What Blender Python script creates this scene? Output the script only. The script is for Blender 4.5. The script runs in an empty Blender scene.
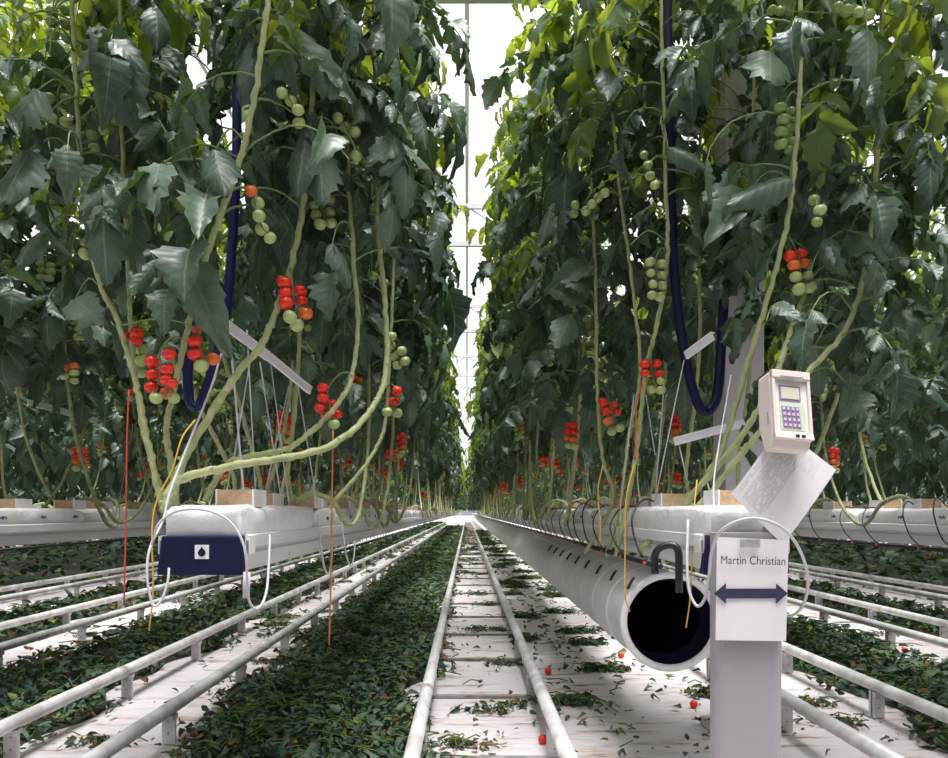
import bpy, math, random
import numpy as np
from mathutils import Vector, Matrix

PI = math.pi
F, VX, VY, CH = 750.0, 467.0, 512.0, 0.98       # focal length in pixels, vanishing point, camera height
C = bpy.context.scene.collection
RNG = np.random.default_rng(7)
random.seed(7)


def at(px, py, d):
    return Vector(((px - VX) * d / F, d, CH - (py - VY) * d / F))


# ------------------------------------------------------------------ materials
def new_mat(name):
    m = bpy.data.materials.new(name)
    m.use_nodes = True
    nt = m.node_tree
    nt.nodes.clear()
    out = nt.nodes.new('ShaderNodeOutputMaterial')
    return m, nt, out


def mat(name, col, rough=0.5, metal=0.0, var=0.0, scale=8.0, col2=None, bump=0.0, spec=0.5):
    m, nt, out = new_mat(name)
    p = nt.nodes.new('ShaderNodeBsdfPrincipled')
    p.inputs['Roughness'].default_value = rough
    p.inputs['Metallic'].default_value = metal
    p.inputs['Specular IOR Level'].default_value = spec
    nt.links.new(p.outputs[0], out.inputs[0])
    c = (*col, 1)
    if col2 is None:
        col2 = tuple(max(0, x * (1 - var)) for x in col)
    tc = nt.nodes.new('ShaderNodeTexCoord')
    n = nt.nodes.new('ShaderNodeTexNoise')
    n.inputs['Scale'].default_value = scale
    n.inputs['Detail'].default_value = 4
    nt.links.new(tc.outputs['Object'], n.inputs['Vector'])
    r = nt.nodes.new('ShaderNodeValToRGB')
    r.color_ramp.elements[0].position = 0.35
    r.color_ramp.elements[1].position = 0.65
    r.color_ramp.elements[0].color = (*col2, 1)
    r.color_ramp.elements[1].color = c
    nt.links.new(n.outputs['Fac'], r.inputs[0])
    nt.links.new(r.outputs[0], p.inputs['Base Color'])
    if bump:
        b = nt.nodes.new('ShaderNodeBump')
        b.inputs['Strength'].default_value = bump
        b.inputs['Distance'].default_value = 0.01
        nt.links.new(n.outputs['Fac'], b.inputs['Height'])
        nt.links.new(b.outputs[0], p.inputs['Normal'])
    return m


def math_node(nt, op, a, b=None):
    n = nt.nodes.new('ShaderNodeMath')
    n.operation = op
    for i, v in enumerate((a, b)):
        if v is None:
            continue
        if isinstance(v, (int, float)):
            n.inputs[i].default_value = v
        else:
            nt.links.new(v, n.inputs[i])
    return n.outputs[0]


def leaf_mat(name, dark, light, vein, trans, tfac=0.4, rough=0.45, spec=0.5):
    m, nt, out = new_mat(name)
    a = nt.nodes.new('ShaderNodeAttribute')
    a.attribute_name = 'tone'
    r = nt.nodes.new('ShaderNodeValToRGB')
    r.color_ramp.elements[0].color = (*dark, 1)
    r.color_ramp.elements[1].color = (*light, 1)
    nt.links.new(a.outputs['Fac'], r.inputs[0])
    uv = nt.nodes.new('ShaderNodeUVMap')
    sx = nt.nodes.new('ShaderNodeSeparateXYZ')
    nt.links.new(uv.outputs[0], sx.inputs[0])
    v = math_node(nt, 'ABSOLUTE', math_node(nt, 'SUBTRACT', sx.outputs[1], 0.5))      # 0 on the midrib .. 0.5
    mid = math_node(nt, 'LESS_THAN', v, 0.022)
    f = math_node(nt, 'FRACT', math_node(nt, 'SUBTRACT', math_node(nt, 'MULTIPLY', sx.outputs[0], 7.0), math_node(nt, 'MULTIPLY', v, 3.0)))
    side = math_node(nt, 'LESS_THAN', f, 0.12)
    ve = math_node(nt, 'MAXIMUM', mid, math_node(nt, 'MULTIPLY', side, 0.45))
    mx = nt.nodes.new('ShaderNodeMixRGB')
    mx.inputs[2].default_value = (*vein, 1)
    nt.links.new(math_node(nt, 'MULTIPLY', ve, 0.6), mx.inputs[0])
    nt.links.new(r.outputs[0], mx.inputs[1])
    p = nt.nodes.new('ShaderNodeBsdfPrincipled')
    p.inputs['Roughness'].default_value = rough
    p.inputs['Specular IOR Level'].default_value = spec
    nt.links.new(mx.outputs[0], p.inputs['Base Color'])
    bp = nt.nodes.new('ShaderNodeBump')
    bp.inputs['Strength'].default_value = 0.35
    bp.inputs['Distance'].default_value = 0.004
    nt.links.new(math_node(nt, 'ABSOLUTE', math_node(nt, 'SUBTRACT', f, 0.5)), bp.inputs['Height'])
    nt.links.new(bp.outputs[0], p.inputs['Normal'])
    t = nt.nodes.new('ShaderNodeBsdfTranslucent')
    t.inputs[0].default_value = (*trans, 1)
    s = nt.nodes.new('ShaderNodeMixShader')
    s.inputs[0].default_value = tfac
    nt.links.new(p.outputs[0], s.inputs[1])
    nt.links.new(t.outputs[0], s.inputs[2])
    nt.links.new(s.outputs[0], out.inputs[0])
    return m


def glass_mat(name, tint=(0.97, 0.99, 0.98), haze=0.25):
    m, nt, out = new_mat(name)
    t = nt.nodes.new('ShaderNodeBsdfTransparent')
    t.inputs[0].default_value = (*tint, 1)
    g = nt.nodes.new('ShaderNodeBsdfTranslucent')     # hazed, light-scattering glass
    g.inputs[0].default_value = (*tint, 1)
    s = nt.nodes.new('ShaderNodeMixShader')
    s.inputs[0].default_value = haze
    nt.links.new(t.outputs[0], s.inputs[1])
    nt.links.new(g.outputs[0], s.inputs[2])
    nt.links.new(s.outputs[0], out.inputs[0])
    return m


def floor_mat():
    m, nt, out = new_mat('white ground sheet')
    p = nt.nodes.new('ShaderNodeBsdfPrincipled')
    p.inputs['Roughness'].default_value = 0.55
    nt.links.new(p.outputs[0], out.inputs[0])
    tc = nt.nodes.new('ShaderNodeTexCoord')
    mp = nt.nodes.new('ShaderNodeMapping')
    mp.inputs['Scale'].default_value = (0.8, 3.2, 1)
    nt.links.new(tc.outputs['Object'], mp.inputs[0])
    n = nt.nodes.new('ShaderNodeTexNoise')
    n.inputs['Scale'].default_value = 3.2
    n.inputs['Detail'].default_value = 9
    n.inputs['Roughness'].default_value = 0.68
    nt.links.new(mp.outputs[0], n.inputs['Vector'])
    r = nt.nodes.new('ShaderNodeValToRGB')
    e = r.color_ramp.elements
    e[0].position = 0.34
    e[0].color = (0.15, 0.09, 0.06, 1)
    e[1].position = 0.48
    e[1].color = (0.66, 0.62, 0.625, 1)
    k = e.new(0.41)
    k.color = (0.52, 0.44, 0.40, 1)
    nt.links.new(n.outputs['Fac'], r.inputs[0])
    nt.links.new(r.outputs[0], p.inputs['Base Color'])
    n2 = nt.nodes.new('ShaderNodeTexNoise')
    n2.inputs['Scale'].default_value = 6
    n2.inputs['Detail'].default_value = 3
    nt.links.new(mp.outputs[0], n2.inputs['Vector'])
    b = nt.nodes.new('ShaderNodeBump')
    b.inputs['Strength'].default_value = 0.4
    b.inputs['Distance'].default_value = 0.03
    nt.links.new(n2.outputs['Fac'], b.inputs['Height'])
    nt.links.new(b.outputs[0], p.inputs['Normal'])
    return m


def print_mat():
    """paper with rows of small grey print running across it, in object space"""
    m, nt, out = new_mat('printed paper')
    p = nt.nodes.new('ShaderNodeBsdfPrincipled')
    p.inputs['Roughness'].default_value = 0.7
    nt.links.new(p.outputs[0], out.inputs[0])
    uv = nt.nodes.new('ShaderNodeUVMap')
    s = nt.nodes.new('ShaderNodeSeparateXYZ')
    nt.links.new(uv.outputs[0], s.inputs[0])
    x, y = s.outputs[0], s.outputs[1]
    line = math_node(nt, 'LESS_THAN', math_node(nt, 'FRACT', math_node(nt, 'MULTIPLY', y, 56.0)), 0.42)
    mp = nt.nodes.new('ShaderNodeMapping')
    mp.inputs['Scale'].default_value = (24, 56, 1)
    nt.links.new(uv.outputs[0], mp.inputs[0])
    n = nt.nodes.new('ShaderNodeTexWhiteNoise')
    n.noise_dimensions = '2D'
    fl = nt.nodes.new('ShaderNodeVectorMath')
    fl.operation = 'FLOOR'
    nt.links.new(mp.outputs[0], fl.inputs[0])
    nt.links.new(fl.outputs[0], n.inputs['Vector'])
    word = math_node(nt, 'GREATER_THAN', n.outputs['Value'], 0.28)

    def band(a, lo, hi):
        return math_node(nt, 'MULTIPLY', math_node(nt, 'GREATER_THAN', a, lo), math_node(nt, 'LESS_THAN', a, hi))
    block = math_node(nt, 'MULTIPLY', band(x, 0.06, 0.94), band(y, 0.48, 0.86))
    col = math_node(nt, 'MULTIPLY', band(x, 0.74, 0.93), band(y, 0.2, 0.5))
    head = math_node(nt, 'MULTIPLY', band(x, 0.1, 0.62), band(y, 0.91, 0.955))
    area = math_node(nt, 'MAXIMUM', math_node(nt, 'MAXIMUM', block, math_node(nt, 'MULTIPLY', col, 0.45)), math_node(nt, 'MULTIPLY', head, 0.9))
    ink = math_node(nt, 'MULTIPLY', math_node(nt, 'MULTIPLY', line, word), area)
    mx = nt.nodes.new('ShaderNodeMixRGB')
    mx.inputs[1].default_value = (0.74, 0.71, 0.72, 1)
    mx.inputs[2].default_value = (0.30, 0.29, 0.30, 1)
    nt.links.new(math_node(nt, 'MULTIPLY', ink, 0.7), mx.inputs[0])
    nt.links.new(mx.outputs[0], p.inputs['Base Color'])
    return m


M = dict(
    leaf=leaf_mat('tomato leaf', (0.012, 0.034, 0.025), (0.120, 0.180, 0.120), (0.22, 0.28, 0.18), (0.14, 0.24, 0.05), 0.15, 0.42, 0.5),
    young=leaf_mat('young and aisle-lit tomato leaf', (0.045, 0.095, 0.045), (0.14, 0.215, 0.085), (0.26, 0.34, 0.15), (0.52, 0.64, 0.05), 0.50, 0.43, 0.5),  # lime of tender leaves, also painted-in light along the aisle
    litter=leaf_mat('wilted cut leaf', (0.018, 0.052, 0.034), (0.125, 0.185, 0.125), (0.10, 0.16, 0.08), (0.06, 0.10, 0.02), 0.15, 0.55, 0.35),
    fresh=leaf_mat('limp pale cut leaf', (0.07, 0.13, 0.03), (0.20, 0.27, 0.06), (0.25, 0.3, 0.12), (0.2, 0.25, 0.03), 0.2, 0.6, 0.3),
    dry=leaf_mat('dried leaf', (0.10, 0.045, 0.022), (0.30, 0.16, 0.08), (0.3, 0.2, 0.1), (0.2, 0.08, 0.02), 0.1, 0.75, 0.2),
    stem=mat('tomato stem', (0.47, 0.50, 0.25), 0.6, col2=(0.32, 0.37, 0.16), scale=30, bump=0.3),
    oldstem=mat('old tomato stem', (0.30, 0.33, 0.15), 0.65, col2=(0.17, 0.19, 0.08), scale=30, bump=0.3),
    petiole=mat('leaf stalk', (0.20, 0.28, 0.10), 0.6, col2=(0.13, 0.20, 0.07), scale=20),
    red=mat('ripe tomato skin', (0.86, 0.040, 0.016), 0.22, col2=(0.74, 0.022, 0.012), scale=12),
    orange=mat('ripening tomato skin', (0.78, 0.20, 0.04), 0.25, col2=(0.72, 0.12, 0.02), scale=14),
    green=mat('unripe tomato skin', (0.46, 0.54, 0.22), 0.28, col2=(0.36, 0.45, 0.16), scale=14),
    deepgreen=mat('young tomato skin', (0.26, 0.36, 0.11), 0.3, col2=(0.2, 0.28, 0.08), scale=14),
    calyx=mat('calyx', (0.07, 0.14, 0.04), 0.6, var=0.3),
    white=mat('white coated steel', (0.80, 0.80, 0.80), 0.35, var=0.08, scale=5),
    rail=mat('white painted rail pipe', (0.74, 0.74, 0.73), 0.38, col2=(0.50, 0.48, 0.46), scale=9),
    tie=mat('dusty steel tie', (0.34, 0.31, 0.29), 0.6, var=0.4, scale=20),
    gutter=mat('white coated gutter steel', (0.76, 0.77, 0.77), 0.35, var=0.07, scale=3),
    film=mat('white grow bag film', (0.84, 0.83, 0.83), 0.3, var=0.05, scale=16, bump=0.9),
    wool=mat('tan stone wool', (0.60, 0.42, 0.26), 0.9, var=0.2, scale=60, bump=0.4),
    navy=mat('navy plastic', (0.008, 0.011, 0.046), 0.45, var=0.15, spec=0.25),
    navyprint=mat('navy print', (0.05, 0.055, 0.20), 0.6, var=0.3, scale=200),
    hose=mat('dark blue hose', (0.016, 0.017, 0.10), 0.3, var=0.2, scale=6, spec=.4),
    black=mat('black plastic', (0.012, 0.012, 0.014), 0.4, var=0.2),
    inside=mat('dark duct lining', (0.012, 0.014, 0.035), 0.35, var=0.3, scale=10),
    duct=mat('white duct sleeve', (0.70, 0.70, 0.69), 0.4, var=0.10, scale=2.5, bump=0.1),
    tube=mat('white drip hose', (0.56, 0.55, 0.57), 0.35, var=0.05),
    wire=mat('pale steel wire', (0.62, 0.62, 0.65), 0.4, var=0.15),
    bar=mat('pale aluminium bar', (0.82, 0.81, 0.83), 0.4, var=0.1),
    steel=mat('pale lilac grey painted steel', (0.62, 0.59, 0.63), 0.45, var=0.06, scale=3),
    post=mat('lilac grey painted post', (0.36, 0.335, 0.365), 0.42, var=0.05, scale=4),
    paper=mat('white paper', (0.76, 0.73, 0.735), 0.7, var=0.02),
    ink=mat('brown black ink', (0.07, 0.045, 0.045), 0.7, var=0.1),
    arrow=mat('navy ink', (0.035, 0.028, 0.075), 0.6, var=0.1),
    tape=mat('grey tape', (0.42, 0.40, 0.43), 0.4, var=0.3, scale=120),
    cream=mat('cream plastic', (0.72, 0.63, 0.58), 0.45, var=0.03),
    faceplate=mat('pale face plate', (0.84, 0.79, 0.72), 0.4, var=0.03),
    keymat=mat('pale green key field', (0.58, 0.68, 0.52), 0.5, var=0.08, scale=40),
    key=mat('lilac key', (0.33, 0.22, 0.42), 0.5, var=0.1),
    keytop=mat('pale key top', (0.62, 0.52, 0.62), 0.5, var=0.1),
    screen=mat('grey green display', (0.62, 0.60, 0.48), 0.25, var=0.06),
    redstring=mat('red string', (0.62, 0.07, 0.035), 0.7, var=0.2),
    ochrestring=mat('ochre string', (0.46, 0.16, 0.045), 0.7, var=0.2),
    yellowstring=mat('yellow string', (0.66, 0.42, 0.05), 0.7, var=0.2),
    sheet=floor_mat(), glass=glass_mat('greenhouse glass'), printed=print_mat(),
    frame=mat('white roof frame', (0.82, 0.83, 0.84), 0.4, var=0.03),
    mulch=mat('dark leaf mat', (0.012, 0.030, 0.014), 0.8, col2=(0.030, 0.022, 0.012), scale=14, bump=1.0),
)


# ------------------------------------------------------------------ mesh building
class MB:
    def __init__(self):
        self.v, self.f, self.m, self.uv, self.tone = [], [], [], [], []
        self.n = 0

    def add(self, v, f, mi=0, uv=None, tone=0.5):
        v = np.asarray(v, float).reshape(-1, 3)
        self.v.append(v)
        self.tone.append(np.full(len(v), tone) if np.isscalar(tone) else tone)
        self.uv.append(np.zeros((len(v), 2)) if uv is None else uv)
        f = [tuple(int(i) + self.n for i in q) for q in f] if not isinstance(f, np.ndarray) else list(map(tuple, (f + self.n).tolist()))
        self.f += f
        self.m += [mi] * len(f)
        self.n += len(v)
        return self

    def box(self, c, s, mi=0, rot=None):
        x, y, z = (k / 2 for k in s)
        v = np.array([(i * x, j * y, k * z) for i in (-1, 1) for j in (-1, 1) for k in (-1, 1)])
        if rot is not None:
            v = v @ np.array(rot.to_3x3()).T
        v = v + np.array(c)
        return self.add(v, [(0, 1, 3, 2), (4, 6, 7, 5), (0, 4, 5, 1), (2, 3, 7, 6), (0, 2, 6, 4), (1, 5, 7, 3)], mi)

    def tube(self, path, r, n=8, mi=0, cap=True, tone=0.5):
        P = np.array([tuple(p) for p in path], float)
        k = len(P)
        R = np.full(k, r) if np.isscalar(r) else np.asarray(r, float)
        T = np.gradient(P, axis=0)
        T /= np.linalg.norm(T, axis=1)[:, None] + 1e-9
        a = np.array((0, 0, 1.0)) if abs(T[0][2]) < 0.9 else np.array((1.0, 0, 0))
        u = np.cross(T[0], a)
        u /= np.linalg.norm(u)
        vs = []
        ang = np.arange(n) * 2 * PI / n
        for i in range(k):
            u = u - T[i] * np.dot(u, T[i])
            u /= np.linalg.norm(u) + 1e-9
            w = np.cross(T[i], u)
            vs.append(P[i] + R[i] * (np.cos(ang)[:, None] * u + np.sin(ang)[:, None] * w))
        f = []
        for i in range(k - 1):
            for j in range(n):
                j2 = (j + 1) % n
                f.append((i * n + j, i * n + j2, (i + 1) * n + j2, (i + 1) * n + j))
        if cap:
            f.append(tuple(range(n - 1, -1, -1)))
            f.append(tuple((k - 1) * n + j for j in range(n)))
        return self.add(np.concatenate(vs), f, mi, tone=tone)

    def lathe(self, prof, n=24, mi=0, origin=(0, 0, 0), axis='z'):
        ang = np.arange(n) * 2 * PI / n
        vs = []
        for r, h in prof:
            c, s = np.cos(ang) * r, np.sin(ang) * r
            hh = np.full(n, h)
            vs.append(np.stack((c, s, hh), 1) if axis == 'z' else np.stack((c, hh, s), 1))
        f = []
        for i in range(len(prof) - 1):
            for j in range(n):
                j2 = (j + 1) % n
                q = (i * n + j, i * n + j2, (i + 1) * n + j2, (i + 1) * n + j)
                f.append(q if axis == 'z' else q[::-1])
        return self.add(np.concatenate(vs) + np.array(origin), f, mi)

    def prism(self, poly, y0, y1, mi=0):
        """polygon of (x, z) swept along y"""
        n = len(poly)
        v = [(x, y0, z) for x, z in poly] + [(x, y1, z) for x, z in poly]
        f = [(i, (i + 1) % n, n + (i + 1) % n, n + i) for i in range(n)]
        f += [tuple(range(n - 1, -1, -1)), tuple(range(n, 2 * n))]
        return self.add(v, f, mi)

    def mesh(self, name, mats, off=(0, 0, 0), smooth=True):
        me = bpy.data.meshes.new(name)
        V = np.concatenate(self.v) - np.array(off)
        me.from_pydata(V.tolist(), [], self.f)
        for m in mats:
            me.materials.append(m)
        me.polygons.foreach_set('material_index', self.m)
        me.polygons.foreach_set('use_smooth', [smooth] * len(self.f))
        t = me.attributes.new('tone', 'FLOAT', 'POINT')
        t.data.foreach_set('value', np.concatenate(self.tone).astype(np.float32))
        uvl = me.uv_layers.new(name='UVMap')
        idx = np.empty(len(me.loops), np.int32)
        me.loops.foreach_get('vertex_index', idx)
        uvl.data.foreach_set('uv', np.concatenate(self.uv)[idx].astype(np.float32).ravel())
        me.update()
        return me

    def build(self, name, mats, parent=None, smooth=True, bevel=0.0, origin=None):
        """vertices are in world space; the object's origin goes to its parent's base, or to `origin`"""
        if not isinstance(mats, (list, tuple)):
            mats = [mats]
        pw = world_of(parent) if parent is not None else Vector((0, 0, 0))
        o0 = Vector(origin) if origin is not None else pw
        o = bpy.data.objects.new(name, self.mesh(name, mats, o0, smooth))
        C.objects.link(o)
        if parent is not None:
            o.parent = parent
        o.location = o0 - pw
        if bevel:
            b = o.modifiers.new('edge', 'BEVEL')
            b.width = bevel
            b.segments = 2
            b.limit_method = 'ANGLE'
        return o


def world_of(o):
    p = Vector((0, 0, 0))
    while o is not None:
        p += o.location
        o = o.parent
    return p


def tag(o, label, cat, group=None, kind=None):
    o['label'] = label
    if cat:
        o['category'] = cat
    if group:
        o['group'] = group
    if kind:
        o['kind'] = kind
    return o


def thing(name, loc, label, cat, group=None):
    o = bpy.data.objects.new(name, None)
    C.objects.link(o)
    o.location = loc
    o.empty_display_size = 0.1
    return tag(o, label, cat, group)


def structure(o):
    o['kind'] = 'structure'
    return o


KIDS = {}


def kids(o):
    return [c for c in o.children]


def copy_tree(o, parent=None):
    c = o.copy()
    C.objects.link(c)
    if parent is not None:
        c.parent = parent
    for ch in PROTO_KIDS.get(o.name) or kids(o):
        copy_tree(ch, c)
    return c


PROTO_KIDS = {}


def smooth_path(pts, n=8):
    """Catmull-Rom through points"""
    P = [np.array(tuple(p), float) for p in pts]
    P = [2 * P[0] - P[1]] + P + [2 * P[-1] - P[-2]]
    out = []
    for i in range(1, len(P) - 2):
        a, b, c, d = P[i - 1], P[i], P[i + 1], P[i + 2]
        for k in range(n):
            t = k / n
            out.append(0.5 * (2 * b + (c - a) * t + (2 * a - 5 * b + 4 * c - d) * t * t + (3 * b - a - 3 * c + d) * t ** 3))
    out.append(P[-2])
    return np.array(out)


# ------------------------------------------------------------------ leaves
def leaflet_template(rng, segs=10, low=False):
    """x along the midrib 0..1, y across, z out of the blade"""
    ts = np.linspace(0, 1, segs + 1)
    vs, uv = [], []
    asym = rng.uniform(-.1, .1)
    kdroop = rng.uniform(0.05, 0.65)
    fold = rng.uniform(-.45, .65)
    for i, t in enumerate(ts):
        w = (math.sin(PI * min(1, t * 0.97 + 0.03) ** 0.70)) ** 0.85 * 0.5 * (1 - 0.12 * t)
        tooth = 1.0
        shift = 0.0
        if 0 < i < segs:
            if i % 2 == 0:
                tooth, shift = 0.87 + rng.uniform(-.10, .06), -0.005
            else:
                tooth, shift = 1.06 + rng.uniform(-.08, .08), 0.025
        if i == segs:
            w = 0.0
        z0 = -kdroop * t * t
        for s, fr in ((-1, 1.0), (-1, 0.5), (0, 0), (1, 0.5), (1, 1.0)):
            ww = w * (tooth if fr == 1.0 else 1.0) * (1 + asym * s)
            z = z0 + fold * ww * fr + (0.035 if fr == 0.5 else 0) + (rng.uniform(-.07, .07) if fr == 1.0 else rng.uniform(-.02, .02))
            if fr == 1.0:
                z -= 0.05 * ww
            vs.append((t + (shift if fr == 1.0 else 0.02 if fr == .5 else 0), s * ww * fr, z))
            uv.append((t, 0.5 + 0.5 * s * fr))
    f = []
    for i in range(segs):
        for j in range(4):
            a = i * 5 + j
            f.append((a, a + 5, a + 6, a + 1))
    return np.array(vs), np.array(f), np.array(uv)


TEMPL = [leaflet_template(RNG) for _ in range(16)]
TEMPL_LOW = [leaflet_template(RNG, 4) for _ in range(6)]


def simple_template(rng):
    k_, f_ = rng.uniform(.05, .5), rng.uniform(-.3, .5)
    v, uv, f = [], [], []
    for i, (t, w) in enumerate(((0, .08), (.35, .46), (.7, .34), (1.0, .02))):
        for s in (-1, 0, 1):
            v.append((t, s * w, -k_ * t * t + abs(s) * w * f_))
            uv.append((t, .5 + .5 * s))
        if i:
            for j in (0, 1):
                a = (i - 1) * 3 + j
                f.append((a, a + 3, a + 4, a + 1))
    return np.array(v), np.array(f), np.array(uv)


TEMPL_SIMPLE = [simple_template(RNG) for _ in range(6)]


def nrm(v):
    return v / (np.linalg.norm(v) + 1e-9)


KEEP = []        # fruit, stems and hoses that the leaves of the front plants hang clear of: (x, z, radius) seen from the aisle, depth


def clear_of(p, d, L):
    for t in (0.1, 0.4, 0.7, 1.0):
        q = p + d * L * t
        if q[1] < .3:
            continue
        x, y = VX + q[0] * F / q[1], VY - (q[2] - CH) * F / q[1]
        for kx, ky, kr, kd in KEEP:
            if q[1] < kd + .04 and (x - kx) ** 2 + (y - ky) ** 2 < (kr + (6 if t < 1 else 0)) ** 2:
                return False
    return True


def put_leaflet(mb, p, d, n, L, W, rng, mi=0, tone=0.5, low=False, templ=None):
    if KEEP and not clear_of(p, nrm(d), L):
        return
    tv, tf, tu = (TEMPL_SIMPLE if low == 2 else TEMPL_LOW if low else TEMPL)[rng.integers(0, 6 if low else 16)]
    d = nrm(d)
    n = nrm(n - d * np.dot(n, d))
    b = np.cross(n, d)
    v = tv[:, 0:1] * L * d + tv[:, 1:2] * W * b + tv[:, 2:3] * L * n + p
    mb.add(v, tf, mi, tu, tone)


def compound_leaf(mb, p, az, elev, length, rng, size=1.0, mi=0, tone=0.5, low=False, bend=1.9):
    """a tomato leaf: an arching stalk with four pairs of toothed leaflets and one at the tip"""
    ns = 7
    pts = [np.array(tuple(p), float)]
    e = elev
    dirs = []
    azw = az
    for i in range(ns):
        dv = np.array((math.cos(azw) * math.cos(e), math.sin(azw) * math.cos(e), math.sin(e)))
        dirs.append(dv)
        pts.append(pts[-1] + dv * length / ns)
        e = max(e - bend / ns * rng.uniform(0.7, 1.3), -1.45)
        azw += rng.uniform(-.12, .12)
    dirs.append(dirs[-1])
    if low != 2:
        mb.tube(pts, np.linspace(0.0042, 0.0016, ns + 1) * size, 4, 2, cap=False)
    up = np.array((0, 0, 1.0))

    def point(t):
        x = t * ns
        i = min(int(x), ns - 1)
        return pts[i] + (pts[i + 1] - pts[i]) * (x - i), dirs[i]
    pairs = ((0.34, 0.55), (0.52, 0.85), (0.72, 1.0), (0.88, 0.85)) if not low else ((0.4, 0.8), (0.7, 1.1))
    for t, sc in pairs:
        for s in (-1, 1):
            q, d = point(t + rng.uniform(-.03, .03))
            side = nrm(np.cross(d, up) + 1e-6) * s
            dd = side * 0.85 + d * 0.55 + up * rng.uniform(-0.85, 0.1)
            nn = nrm(np.cross(side * s, d)) * 1.0 + up * 0.5 + rng.normal(0, .42, 3)
            L = length * 0.34 * sc * rng.uniform(.65, 1.2)
            put_leaflet(mb, q, dd, nn, L, L * rng.uniform(.52, .76), rng, mi, min(1, max(0, tone + rng.uniform(-.22, .22))), low)
    if not low:
        for t in (0.43, 0.62):
            q, d = point(t)
            s = rng.choice((-1, 1))
            side = nrm(np.cross(d, up) + 1e-6) * s
            put_leaflet(mb, q, side + d * .3 - up * .2, up + rng.normal(0, .3, 3), length * .13, length * .09, rng, mi, tone, low)
    q, d = point(0.98)
    nn = nrm(np.cross(np.cross(d, up) + 1e-6, d)) + rng.normal(0, .2, 3)
    L = length * 0.42 * rng.uniform(.8, 1.2)
    put_leaflet(mb, q, d + up * -.1, nn, L, L * rng.uniform(.55, .72), rng, mi, min(1, max(0, tone + rng.uniform(-.2, .2))), low)


def along(path, z):
    """point of an upward path at height z"""
    for i in range(len(path) - 1):
        if path[i][2] <= z <= path[i + 1][2]:
            t = (z - path[i][2]) / (path[i + 1][2] - path[i][2] + 1e-9)
            return path[i] + (path[i + 1] - path[i]) * t
    return path[-1] if z > path[-1][2] else path[0]


def foliage_mb(path, z0, z1, step, rng, low=False, az_bias=None, size=1.0, clear=None, lime_lit=.25):
    mb = MB()
    z = z0
    az = rng.uniform(0, 2 * PI)
    while z < z1:
        p = along(path, z)
        h = (z - z0) / (z1 - z0)
        a = az
        if az_bias is not None and rng.random() < 0.35:
            a = az_bias + rng.uniform(-.8, .8)
        if clear and z < clear and math.sin(a) < -.35 and rng.random() < .85:
            a = -a + rng.uniform(-.3, .3)
        ln = (0.30 + 0.13 * rng.random()) * (1.0 - 0.35 * max(0, h - .72) / .28) * size
        young = rng.random() < max(0.03, (h - lime_lit) * 1.5)  # young tops, plus lime leaves standing in for aisle light
        compound_leaf(mb, p, a, rng.uniform(.15, .75), ln, rng, 1.0, 1 if young else 0, rng.uniform(.15, .85), low, bend=rng.uniform(1.5, 2.5))
        az += 2.4 + rng.uniform(-.4, .4)
        z += step * rng.uniform(.75, 1.25)
    return mb


FOL = [M['leaf'], M['young'], M['petiole']]


# ------------------------------------------------------------------ tomatoes
def tomato_mesh(name, m):
    mb = MB()
    prof = []
    for i in range(11):
        a = -PI / 2 + PI * i / 10
        r = math.cos(a)
        z = math.sin(a) * 0.9
        if a > 1.1:
            z -= (a - 1.1) * 0.35
        prof.append((max(r, 0.002), z))
    mb.lathe(prof, 16, 0)
    for k in range(5):                       # the calyx sitting on the shoulder
        a = k * 2 * PI / 5
        c, s = math.cos(a), math.sin(a)
        mb.add([(0.1 * -s, 0.1 * c, .80), (0.1 * s, -0.1 * c, .80), (.55 * c, .55 * s, .93), (.95 * c, .95 * s, .80)],
               [(0, 1, 2), (0, 2, 3), (1, 3, 2)], 1)
    mb.tube([(0, 0, .72), (0, 0, 1.15)], .07, 5, 1)
    me = mb.mesh(name, [m, M['calyx']])
    return me


TOM = {k: tomato_mesh('tomato_' + k, M[k]) for k in ('red', 'orange', 'green', 'deepgreen')}
TLAB = {'red': 'ripe red tomato', 'orange': 'ripening orange tomato', 'green': 'unripe pale green tomato', 'deepgreen': 'small unripe green tomato'}


def add_tomato(parent, p, r, col, rng):
    o = bpy.data.objects.new('tomato', TOM[col])
    C.objects.link(o)
    o.parent = parent
    o.location = Vector(p) - world_of(parent)
    o.scale = (r, r, r * rng.uniform(.92, 1.02))
    o.rotation_euler = (rng.uniform(-.5, .5), rng.uniform(-.5, .5), rng.uniform(0, 6))
    o['label'] = TLAB[col]
    return o


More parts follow.
